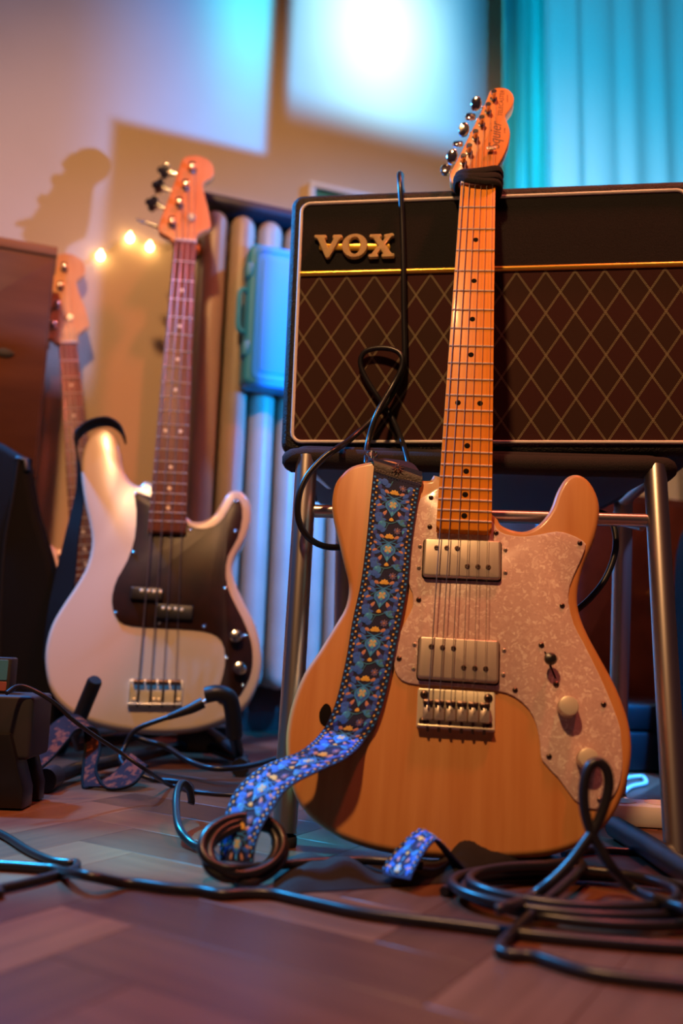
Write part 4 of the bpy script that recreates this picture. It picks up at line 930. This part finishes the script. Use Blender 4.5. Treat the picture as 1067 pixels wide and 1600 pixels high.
# pale plastic case hung on the ribs
cz = RF + 0.012
CT = [wl(x, y, cz + 0.05) for x, y in ((394, 374), (452, 381), (381, 598), (446, 607))]
cx0, cx1, cy0, cy1 = CT[0].x, CT[0].x + 0.34, CT[2].y, CT[0].y
case = thing('plastic_case', 'blue plastic carrying case with latches hanging in front of the radiator', 'case', Fr(WALL.w(cx0 + 0.17, cy0, RF + 0.002), WS, UP, WN))
hw_, hh_ = 0.17, cy1 - cy0
MB().slab(rrect(-hw_, 0, hw_, hh_, 0.018, 5), 0.0, 0.052, 0.010, 0.006, 4).build('shell', 'case_plastic', case)
MB().tube([V((x, y, 0.052)) for x, y in rrect(-hw_ + 0.016, 0.016, hw_ - 0.016, hh_ - 0.016, 0.014, 5)], 0.0028, 8, closed=True).build('rim_ridge', 'case_plastic', case)
MB().slab(rrect(-hw_ + 0.028, 0.03, hw_ - 0.03, hh_ - 0.03, 0.010, 4), 0.05, 0.0545, 0.002, 0, 2).build('raised_panel', 'case_plastic', case)
for y_, hgt in ((hh_ * 0.80, 0.034), (hh_ * 0.25, 0.034)):
    l = MB(); l.box((-hw_ + 0.004, y_, 0.034), (0.018, hgt, 0.036), 0.004); l.build('latch', 'case_plastic', case)
hd_ = MB(); hd_.tube(catmull([(-hw_ + 0.004, hh_ * 0.68, 0.03), (-hw_ - 0.012, hh_ * 0.66, 0.03), (-hw_ - 0.014, hh_ * 0.53, 0.03), (-hw_ - 0.012, hh_ * 0.40, 0.03), (-hw_ + 0.004, hh_ * 0.38, 0.03)], 5), 0.006, 10); hd_.build('handle', 'case_plastic', case)

# ================================================================== string lights on the wall
sl = thing('string_lights', 'string of small warm glowing bulbs pinned on the wall behind the white bass', 'string lights', Fr(WALL.w(-0.5, 1.0, 0), WS, UP, WN))
def wpt(px, py, z): p = WALL.loc(px, py, z); return V((p.x + 0.5, p.y - 1.0, z))
wp = [wpt(*p, 0.012) for p in ((140, 412), (157, 396), (182, 378), (203, 369), (220, 376), (234, 382), (252, 385), (272, 376), (290, 380), (306, 400))]
MB().tube(catmull(wp, 5), 0.0016, 6).build('wire', 'wire_clear', sl)
for px, py in ((157, 400), (203, 372), (234, 386)):
    c = wpt(px, py, 0.016)
    o = MB().lathe(c + V((0, 0.009, 0)), (0, -1, 0), [(0.002, -0.006), (0.003, -0.001), (0.0070, 0.003), (0.0092, 0.009), (0.0070, 0.016), (0.0038, 0.0185), (0.0005, 0.0195)], 14).build('bulb', 'bulb_glow', sl)
# ================================================================== curtains
def drape(name, px0, px1, off, amp, folds, mt, label, ztop=2.45, seed=0):
    rnd = random.Random(seed); a, b = WALL.loc(px0, 150, off).x, WALL.loc(px1, 150, off).x
    n = folds * 14; ph = [rnd.uniform(-0.6, 0.6) for _ in range(folds + 2)]; am_ = [rnd.uniform(0.4, 1.2) for _ in range(folds + 2)]
    rows = 10; vs = []; fs = []
    for r in range(rows + 1):
        z = 0.02 + (ztop - 0.02) * r / rows; k2 = 1.0 - 0.25 * r / rows
        for i in range(n + 1):
            t = i / n; f = t * folds; j = int(f); w_ = am_[j] * (1 - (f - j)) + am_[min(j + 1, folds)] * (f - j)
            vs.append(WALL.w(a + (b - a) * t + 0.006 * math.sin(5 * f + r * 0.3), z, off + amp * k2 * w_ * math.sin(2 * pi * f + ph[j] * 0.4 + 0.12 * r)))
    for r in range(rows):
        for i in range(n): fs.append((r * (n + 1) + i, r * (n + 1) + i + 1, (r + 1) * (n + 1) + i + 1, (r + 1) * (n + 1) + i))
    o = MB().add(vs, fs).build(name, mt, None, 80, center=True)
    md_ = o.modifiers.new('cloth_thickness', 'SOLIDIFY'); md_.thickness = 0.0012
    return tag(o, label, 'curtain')
drape('curtain', 783, 846, 0.105, 0.022, 4, 'teal_drape', 'narrow teal curtain hanging in tight folds beside the white curtain', seed=3)
drape('curtain', 838, 1160, 0.05, 0.016, 7, 'sheer_white', 'wide white curtain with soft vertical folds behind the amplifier', seed=5)
# ================================================================== small framed picture on the wall, mostly behind the amplifier
pf = WALL.loc(497, 283, 0.02); pf2 = WALL.loc(585, 296, 0.02)
pic = thing('framed_picture', 'white framed green picture on the wall peeking over the amplifier', 'picture', Fr(WALL.w((pf.x + pf2.x) / 2, pf.y - 0.22, 0.001), WS, UP, WN))
pw = (pf2.x - pf.x) / 2 + 0.02
for (x, y, w_, h_) in ((0, 0.212, 2 * pw, 0.016), (0, 0.008, 2 * pw, 0.016), (-pw + 0.008, 0.11, 0.016, 0.19), (pw - 0.008, 0.11, 0.016, 0.19)):
    MB().box((x, y, 0.008), (w_, h_, 0.016), 0.002).build('frame_side', 'white_plastic', pic)
MB().box((0, 0.11, 0.004), (2 * pw - 0.02, 0.2, 0.004)).build('print', 'picture_green', pic)
# ================================================================== left: walnut cabinet, black bag, grey box
CY = 1.62; e0 = at_y(90, 385, CY); e1 = at_y(72, 748, CY); cabz0, cabz1 = e1.z, e0.z
CD = 0.10; CW = 0.50
cf = Fr(V((e0.x, CY, 0)) - WS * (CW / 2) - WN * (CD / 2), WS, UP, WN)
cab = thing('walnut_cabinet', 'brown walnut cabinet on legs standing left of the basses', 'cabinet', cf)
MB().box((0, (cabz0 + cabz1 - 0.022) / 2, 0), (CW - 0.004, cabz1 - cabz0 - 0.022, CD - 0.006), 0.003).build('carcass', 'walnut', cab)
MB().box((0, cabz1 - 0.011, 0), (CW + 0.002, 0.020, CD + 0.004), 0.003).build('top_board', 'walnut_top_lit', cab)
MB().box((0, (cabz0 + cabz1) / 2 - 0.008, CD / 2 - 0.001), (CW - 0.012, cabz1 - cabz0 - 0.045, 0.006), 0.002).build('front_panel', 'walnut', cab)
kx = cf.loc(10, 551, CD / 2 + 0.004)
pl = MB().slab(sm([(kx.x - 0.018, kx.y), (kx.x - 0.008, kx.y + 0.008), (kx.x + 0.006, kx.y + 0.006), (kx.x + 0.014, kx.y - 0.001), (kx.x + 0.004, kx.y - 0.008), (kx.x - 0.010, kx.y - 0.007)], 3), CD / 2 + 0.001, CD / 2 + 0.0055, 0.001, 0, 2); pl.build('leaf_pull', 'dark_grey', cab)
for sx in (-1, 1):
    for sz in (-1, 1): MB().tube([V((sx * (CW / 2 - 0.09), 0, sz * (CD / 2 - 0.02))), V((sx * (CW / 2 - 0.09), cabz0 + 0.002, sz * (CD / 2 - 0.02)))], [0.010, 0.015], 12).build('leg', 'dark_wood', cab)
# black padded bag leaning in front of the cabinet
Yb_ = 1.47
bp = [(-70, 704), (34, 712), (43, 722), (50, 765), (58, 805), (72, 850), (82, 885), (88, 930), (92, 1000), (94, 1090), (92, 1215), (-70, 1228)]
q = [at_y(x, y, Yb_) for x, y in bp]; zmin = min(p.z for p in q)
bgo = [(p.x, max(p.z, 0.002)) for p in q]
bgf = Fr(V((-0.43, Yb_ + 0.02, 0)), V((1, 0, 0)), UP, V((0, -1, 0)))
bag = thing('gig_bag', 'black padded gig bag standing upright before the walnut cabinet', 'bag', bgf)
MB().slab([(x, max(z, 0.001)) for x, z in sm([(x + 0.43, z) for x, z in bgo], 3)], -0.012, 0.02, 0.014, 0.010, 5).build('padded_shell', 'black_nylon', bag)
zz = [at_y(*p, Yb_) for p in ((30, 716), (20, 780), (8, 850), (2, 940), (0, 1040), (2, 1120))]
MB().tube(catmull([(p.x + 0.43, p.z, 0.021) for p in zz], 5), 0.003, 8).build('zip_seam', 'black_rubber', bag)
cpz = at_y(36, 717, Yb_); MB().tube([V((cpz.x + 0.43 - 0.012, cpz.z, 0.017)), V((cpz.x + 0.43 + 0.004, cpz.z - 0.002, 0.017)), V((cpz.x + 0.43 + 0.007, cpz.z - 0.02, 0.017))], 0.006, 10).build('corner_piping', 'black_rubber', bag)
# grey floor box with black feet
gb = on_floor(20, 1268)
gbf = Fr(V((gb.x - 0.07, gb.y + 0.05, 0)), (1, 0, 0), UP, (0, -1, 0))
gbx = thing('equipment_box', 'dark grey low equipment box on black wedge feet at the bag', 'box', gbf)
def gl(px, py, z): p = gbf.loc(px, py, z); return p
t0, t1 = gl(53, 1088, 0.04), gl(42, 1188, 0.04)
MB().slab(rrect(-0.12, t1.y, t0.x, t0.y, 0.005, 3), -0.03, 0.04, 0.004, 0.004, 3).build('housing', 'dark_grey', gbx)
w0, w1, w2 = gl(16, 1140, 0.048), gl(36, 1235, 0.048), gl(34, 1262, 0.048)
MB().slab([(-0.12, w0.y - 0.005), (w0.x, w0.y - 0.005), (w1.x, w1.y), (w1.x, 0.002), (-0.12, 0.002)], 0.012, 0.048, 0.003, 0.003, 2).build('wedge_foot', 'black_plastic', gbx)
MB().slab([(-0.12, w0.y - 0.005), (w0.x, w0.y - 0.005), (w1.x, w1.y), (w1.x, 0.002), (-0.12, 0.002)], -0.03, -0.01, 0.003, 0.003, 2).build('wedge_foot', 'black_plastic', gbx)
top = t0.y
dvf = Fr(gbf.w(0.03, top + 0.0005, 0.0), (1, 0, 0), UP, (0, -1, 0))
dv = thing('striped_device', 'small upright device with blue and red striped face on the equipment box', 'device', dvf)
d0, d1 = dvf.loc(18, 1028, 0.012), dvf.loc(14, 1083, 0.012)
MB().slab(rrect(-0.09, 0, d0.x, d0.y, 0.003, 3), -0.012, 0.010, 0.002, 0.002, 2).build('case', 'dark_grey', dv)
hgt = d0.y
MB().slab(rrect(-0.088, hgt * 0.36, d0.x - 0.004, hgt * 0.94, 0.001, 1), 0.009, 0.0106, 0.0003, 0, 1).build('blue_face', 'panel_blue', dv)
MB().slab(rrect(-0.088, hgt * 0.06, d0.x - 0.004, hgt * 0.32, 0.001, 1), 0.009, 0.0106, 0.0003, 0, 1).build('red_face', 'panel_red', dv)
for k in range(4): MB().box((-0.045 + d0.x / 2 - 0.008, hgt * (0.46 + 0.13 * k), 0.0108), (0.06, hgt * 0.035, 0.0008)).build('stripe', 'black_plastic', dv)

# ================================================================== right background under the chair
dwf = Fr(WALL.w(0.62, 0, 0.36), WS, UP, WN)
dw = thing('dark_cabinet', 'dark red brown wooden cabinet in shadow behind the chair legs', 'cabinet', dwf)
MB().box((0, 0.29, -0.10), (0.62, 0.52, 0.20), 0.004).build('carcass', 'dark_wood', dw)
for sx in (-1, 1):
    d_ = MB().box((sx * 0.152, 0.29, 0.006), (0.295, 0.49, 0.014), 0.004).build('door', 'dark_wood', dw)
    MB().lathe((sx * 0.03, 0.33, 0.012), (0, 0, 1), [(0.004, 0), (0.004, 0.01), (0.010, 0.014), (0.010, 0.02), (0.002, 0.023)], 14).build('door_knob', 'old_brass', d_)
MB().box((0, 0.015, -0.10), (0.58, 0.03, 0.17)).build('plinth', 'black_plastic', dw)
# black case on the floor in front of it
bc_ = V((0.52, 1.62, 0)); bcf = Fr(bc_, (1, 0.05, 0), (-0.05, 1, 0), UP)
bk = thing('black_case', 'flat black hard case lying on the floor behind the chair', 'case', bcf)
MB().box((0, 0, 0.036), (0.52, 0.24, 0.066), 0.008).build('base', 'black_plastic', bk)
MB().box((0, 0, 0.092), (0.52, 0.24, 0.044), 0.008).build('lid', 'black_plastic', bk)
for x in (-0.16, 0.16): MB().box((x, -0.122, 0.070), (0.03, 0.006, 0.024), 0.002).build('latch', 'dark_steel', bk)
# tall blue grey garment bag edge at the right
gfb = V((0.66, 1.42, 0)); gff = Fr(gfb, (1, -0.2, 0), UP, (-0.2, -1, 0))
gg = thing('nylon_bag', 'tall dark nylon bag slumped beside the right chair leg', 'bag', gff)
MB().slab([(x, max(z, 0.001)) for x, z in sm([(-0.10, 0.003), (-0.115, 0.10), (-0.10, 0.25), (-0.085, 0.40), (-0.02, 0.46), (0.08, 0.45), (0.13, 0.30), (0.14, 0.10), (0.12, 0.003)], 4)], -0.06, 0.05, 0.03, 0.02, 5).build('bag_shell', 'black_nylon', gg)
MB().tube(catmull([(-0.06, 0.44, 0), (-0.03, 0.52, 0.01), (0.04, 0.52, 0.01), (0.06, 0.445, 0)], 6), 0.008, 8).build('bag_handle', 'black_nylon', gg)
# white leads, power strip and black bar on the floor at the right
ws = on_floor(1012, 1290); ws = V((ws.x + 0.02, ws.y, 0))
strip = thing('power_strip', 'pale grey power strip lying on the floor beside the right chair leg', 'power strip', Fr(ws, (1, -0.12, 0), (0.12, 1, 0), UP))
MB().box((0, 0, 0.013), (0.16, 0.048, 0.026), 0.006).build('housing', 'white_plastic', strip)
for k in range(3): MB().lathe((-0.05 + 0.045 * k, 0, 0.0262), (0, 0, 1), [(0.018, 0), (0.018, 0.0006), (0.016, -0.0004), (0.001, -0.0005)], 18).build('socket', 'bone', strip)
def cable(name, pts, r, mt, label, n=7, sides=10, group=None):
    pts = [V((p.x, p.y, max(p.z, r + 0.0003))) for p in catmull(pts, n)]
    o = MB().tube(pts, r, sides).build(name, mt, center=True); return tag(o, label, 'cable', group)
fz = lambda pts, z=0.0035: [on_floor(x, y, z) for x, y in pts]
wc = fz([(1075, 1262), (1040, 1256), (1005, 1250), (985, 1242)], 0.030)
cable('white_lead', [on_floor(1080, 1300, .004) + V((.04, .12, 0)), on_floor(1045, 1272, .0035), on_floor(1012, 1262, .0035), on_floor(985, 1254, .0035), on_floor(972, 1244, .0035), on_floor(985, 1230, .0035), on_floor(1008, 1224, .0035), on_floor(1004, 1214, .004), on_floor(985, 1215, .0035), on_floor(960, 1222, .0035)], 0.0034, 'white_plastic', 'white lead curled on the floor behind the right chair leg')
bar0, bar1 = on_floor(962, 1296, 0.010), on_floor(1088, 1376, 0.010)
bb = MB(); dirb = (bar1 - bar0).normalized(); sideb = V((0, 0, 1)).cross(dirb)
bb.tube([bar0 + V((0, 0, 0.002)), bar0.lerp(bar1, 0.5) + V((0, 0, 0.003)), bar1 + V((0, 0, 0.002))], 0.0118, 12)
tag(bb.build('black_bar', 'black_rubber', center=True), 'thick black rubber hose lying diagonally beside the right chair leg', 'hose')

# ================================================================== leads
# over the amplifier front
ay = lambda px, py, z=0.006: A.w(*A.loc(px, py, z))
cable('amplifier_lead', [A.w(*A.loc(640, 330, -0.16)) + V((0, 0, -0.004)), ay(628, 296, -0.09), ay(627, 276, -0.03), ay(624, 272, -0.008), ay(625, 290, 0.006), ay(628, 340, 0.006), ay(630, 420, 0.0075), ay(631, 490, 0.007), ay(632, 550, 0.008), ay(629, 580, 0.008), ay(612, 618, 0.010), ay(585, 652, 0.014), ay(548, 686, 0.040), at_y(526, 701, .952), at_y(505, 716, .942), at_y(480, 744, .935), at_y(467, 775, .93), at_y(466, 810, .93), at_y(480, 838, .932), at_y(505, 853, .945), at_y(535, 855, .962), at_y(560, 850, .985)], 0.0036, 'cable_black', 'black lead dropping over the amplifier front and curling past the chair leg', 7)
cable('looped_lead', [at_y(571, 736, .964), at_y(572, 722, .964), ay(574, 694, 0.045), ay(588, 648, 0.037), ay(612, 605, 0.020), ay(626, 578, 0.017), ay(628, 558, 0.016), ay(616, 547, 0.013), ay(592, 544, 0.010), ay(570, 550, 0.008), ay(563, 566, 0.007), ay(570, 588, 0.007), ay(590, 620, 0.007), ay(612, 652, 0.007), ay(628, 690, 0.040), at_y(637, 722, .964), at_y(639, 738, .964)], 0.0033, 'cable_black', 'black lead bent into a ribbon loop on the amplifier grille', 7)
# behind the guitar's treble side
cable('hanging_lead', [at_y(905, 806, 1.02), at_y(935, 800, 1.01), at_y(956, 816, .995), at_y(962, 855, .985), at_y(948, 900, .978), at_y(922, 935, .975), at_y(890, 962, .972), at_y(860, 985, .972)], 0.0035, 'cable_black', 'black lead hanging between the natural guitar and the right chair leg')
# foreground floor
cable('floor_lead', [V((-0.95, 1.02, 0.004)), V((-0.62, 0.98, 0.004))] + fz([(-60, 1275), (-20, 1294), (10, 1308), (45, 1330), (80, 1345), (106, 1349), (119, 1349)]) + fz([(118, 1357), (98, 1364), (50, 1377), (0, 1388), (-60, 1400)], 0.004) + [V((-0.52, 0.66, 0.004)), V((-0.95, 0.62, 0.004))], 0.0036, 'cable_black', 'black lead turning back in a hairpin on the floor at the equipment box')
cable('floor_lead', [V((-0.95, 0.80, 0.0046)), V((-0.60, 0.76, 0.0046))] + fz([(-70, 1352), (0, 1354), (60, 1358), (90, 1362)], .0035) + fz([(118, 1365), (150, 1371)], .0125) + fz([(200, 1381), (260, 1388), (310, 1392), (345, 1398), (385, 1396), (424, 1397), (461, 1405), (510, 1416), (562, 1427), (637, 1437), (697, 1444), (760, 1452), (834, 1462), (934, 1472), (1067, 1482), (1130, 1484)], 0.004) + [V((0.40, 0.60, 0.0046)), V((0.62, 0.72, 0.0046)), V((0.95, 0.80, 0.0046))], 0.0042, 'cable_black', 'long black lead running across the floor in front of the natural guitar', 6)
# rising loop
lp = [(776, 1424, .0045), None]
Yl = .690
pts = fz([(775, 1421), (790, 1418)], 0.021) + [at_y(x, y, Yl + (1420 - y) * 0.00008) for x, y in ((825, 1404), (861, 1378), (890, 1349), (912, 1320), (930, 1293), (944, 1259), (951, 1226), (947, 1202), (934, 1191), (921, 1198), (913, 1222), (912, 1255), (919, 1288), (934, 1320), (956, 1356))] + [at_y(988, 1388, .705)] + fz([(1024, 1404), (1067, 1419), (1120, 1434)], 0.019) + [V((0.38, 0.70, 0.006)), V((0.60, 0.84, 0.0046)), V((0.95, 0.90, 0.0046))]
cable('looped_lead', pts, 0.0042, 'cable_black', 'black lead standing up in a tall loop before the pearl pickguard', 6)
# coil on the floor
cc = on_floor(925, 1428, 0); cpts = []
for k in range(0, 3 * 16 + 5):
    a = pi * 1.05 + 2 * pi * k / 16; tn = k / 16; rx = 0.112 - 0.010 * tn + 0.006 * math.sin(2.3 * tn * 3); ry = 0.074 - 0.006 * tn
    cpts.append(V((cc.x + 0.010 * math.sin(tn * 2) + rx * math.cos(a), cc.y + 0.020 + ry * math.sin(a) * -1, 0.0042 + 0.0042 * tn)))
cpts += fz([(784, 1475), (834, 1493), (909, 1517), (984, 1529), (1067, 1538), (1130, 1545)], 0.0045) + [V((0.36, 0.50, 0.0045)), V((0.60, 0.48, 0.0045)), V((0.95, 0.55, 0.0045))]
cable('coiled_lead', cpts, 0.0040, 'cable_black', 'thick black lead coiled on the floor before the right chair leg', 4)
# bundle round the strap's foot
bcx = (SL[-1] + SR[-1]) / 2 + SBASE; bpts = []
for k in range(0, 3 * 14 + 1):
    a = -pi / 2 + 2 * pi * k / 14; tn = k / 14
    bpts.append(V((bcx.x + 0.006 + 0.030 * math.cos(a) + 0.004 * math.sin(tn * 4), bcx.y - 0.004 + 0.022 * math.sin(a + 0.6), 0.026 + 0.018 * math.sin(a) + 0.004 * tn - 0.004)))
bpts = [V((p.x, p.y, max(p.z, 0.0045))) for p in bpts]
start = [at_y(298, 1256, 1.0), at_y(299, 1250, 1.0), at_y(295, 1232, .99), at_y(285, 1223, .98), at_y(277, 1236, .96), at_y(275, 1262, .93), at_y(280, 1294, .885)] + fz([(300, 1318), (328, 1331)], .006)
start = [V((p.x, p.y, max(p.z, .004))) for p in start]
cable('bundled_lead', start + bpts + fz([(430, 1352), (500, 1346), (580, 1344), (660, 1352)], .012), 0.0040, 'cable_black', 'black lead wound in a small bundle around the floral strap foot', 4)
# left group
a0 = at_y(34, 1072, 1.02)
cable('thin_lead', [at_y(10, 1083, 1.00), a0, at_y(78, 1093, 1.03), at_y(112, 1123, 1.05), at_y(147, 1149, 1.07), at_y(190, 1177, 1.09), at_y(228, 1203, 1.10)] + fz([(267, 1228), (302, 1237), (366, 1242), (420, 1240)], .003), 0.0026, 'cable_black', 'thin black lead sagging from the equipment box to the floor')
cable('thin_lead', [V((p.x, p.y, max(p.z, .0035))) for p in (at_y(205, 1150, 1.30), at_y(230, 1158, 1.30), at_y(259, 1167, 1.29), at_y(297, 1190, 1.27), at_y(336, 1201, 1.24), at_y(388, 1197, 1.26), at_y(430, 1186, 1.30))], 0.004, 'cable_black', 'black lead lying on the floor under the cream white bass')
cable('floor_lead', fz([(880, 1335), (930, 1328), (985, 1330), (1040, 1334), (1100, 1338)], .004), 0.0036, 'cable_black', 'straight black lead on the floor before the right chair foot')
# jack lead plugged in the white bass
jk = thing('jack_lead', 'black jack lead plugged into the front of the cream white bass', 'cable', loc=at_y(200, 1165, 1.29))
jO = jk.location.copy()
P0, P1, P2 = at_y(317, 1098, 1.305), at_y(297, 1108, 1.300), at_y(262, 1121, 1.295)
MB().tube([p - jO for p in (P0, P0.lerp(P1, 0.5), P1, P2)], [0.0085, 0.0085, 0.0075, 0.0045], 14).build('plug_barrel', 'black_rubber', jk)
MB().tube([p - jO for p in (P0, P0 + (P0 - P1).normalized() * 0.006)], 0.0035, 10).build('plug_tip', 'chrome', jk)
cpt_ = [P2, at_y(220, 1136, 1.292), at_y(204, 1149, 1.29), at_y(195, 1167, 1.285), at_y(188, 1185, 1.27), at_y(200, 1200, 1.25)] + fz([(240, 1218), (292, 1224), (300, 1238)], .004)
cpt_ = [V((p.x, p.y, max(p.z, .004))) for p in cpt_]
MB().tube([V((p.x, p.y, max(p.z, 0.004))) - jO for p in catmull(cpt_, 6)], 0.0036, 10).build('lead', 'cable_black', jk)
# red brocade strap slumped under the white bass
def ribbon_thing(name, Lp, Rp, mt, label, cat, th=0.002, edge=None):
    Lp = [V((p.x, p.y, max(p.z, .003))) for p in Lp]; Rp = [V((p.x, p.y, max(p.z, .003))) for p in Rp]
    Lc, Rc = catmull(Lp, 6), catmull(Rp, 6); o0 = Lp[len(Lp) // 2].copy(); o0.z = 0
    r = thing(name, label, cat, loc=o0); MB().band([p - o0 for p in Lc], [p - o0 for p in Rc], th).build('woven_band', mt, r)
    if edge:
        for E_ in (Lc, Rc): MB().tube([p - o0 for p in E_], 0.0022, 6).build('edge_binding', edge, r)
    return r
ribbon_thing('brocade_strap', [at_y(26, 1196, 1.20), at_y(55, 1164, 1.22), at_y(82, 1133, 1.24), at_y(106, 1119, 1.26), at_y(128, 1124, 1.27), at_y(134, 1160, 1.26), at_y(129, 1222, 1.19), at_y(140, 1234, 1.175), at_y(180, 1208, 1.20), at_y(205, 1178, 1.22)],
             [at_y(52, 1210, 1.18), at_y(80, 1186, 1.20), at_y(104, 1158, 1.22), at_y(120, 1140, 1.24), at_y(150, 1140, 1.25), at_y(156, 1170, 1.24), at_y(150, 1205, 1.20), at_y(168, 1232, 1.165), at_y(208, 1225, 1.17), at_y(230, 1196, 1.20)], 'red_brocade', 'red and gold brocade strap slumped on the floor under the cream white bass', 'strap', edge='black_nylon')
# black velvet cloth crumpled on the floor before the guitar
nl, nr_ = 60, 12; vs = []; fs = []
for i in range(nl + 1):
    t = i / nl; x = 425 + 470 * t; yn = 1398 - 6 * math.sin(t * 3) - 34 * t * t; yf = 1344 + 4 * math.sin(5 * t)
    bump = 0.010 + 0.006 * math.sin(9 * t + 1) + 0.014 * math.exp(-((t - 0.80) / 0.09) ** 2) + 0.008 * math.exp(-((t - 0.62) / 0.06) ** 2) + 0.003 * math.sin(31 * t)
    bump *= min(1, t * 8, (1 - t) * 6) + 0.02
    p, q = on_floor(x, yn, 0.0), on_floor(x + 6, yf, 0.0)
    for j in range(nr_ + 1):
        u = j / nr_; g = p.lerp(q, u); h = bump * (math.sin(pi * u) ** 0.6) * (1 + 0.25 * math.sin(17 * t + 9 * u)) + 0.001
        vs.append((g.x, g.y, h if 0 < j < nr_ else 0.0008))
for i in range(nl):
    for j in range(nr_): a = i * (nr_ + 1) + j; fs.append((a, a + 1, a + nr_ + 2, a + nr_ + 1))
tag(MB().add(vs, fs).build('crumpled_cloth', 'black_cloth', center=True, angle=70), 'crumpled black cloth on the floor under the natural guitar', 'cloth')
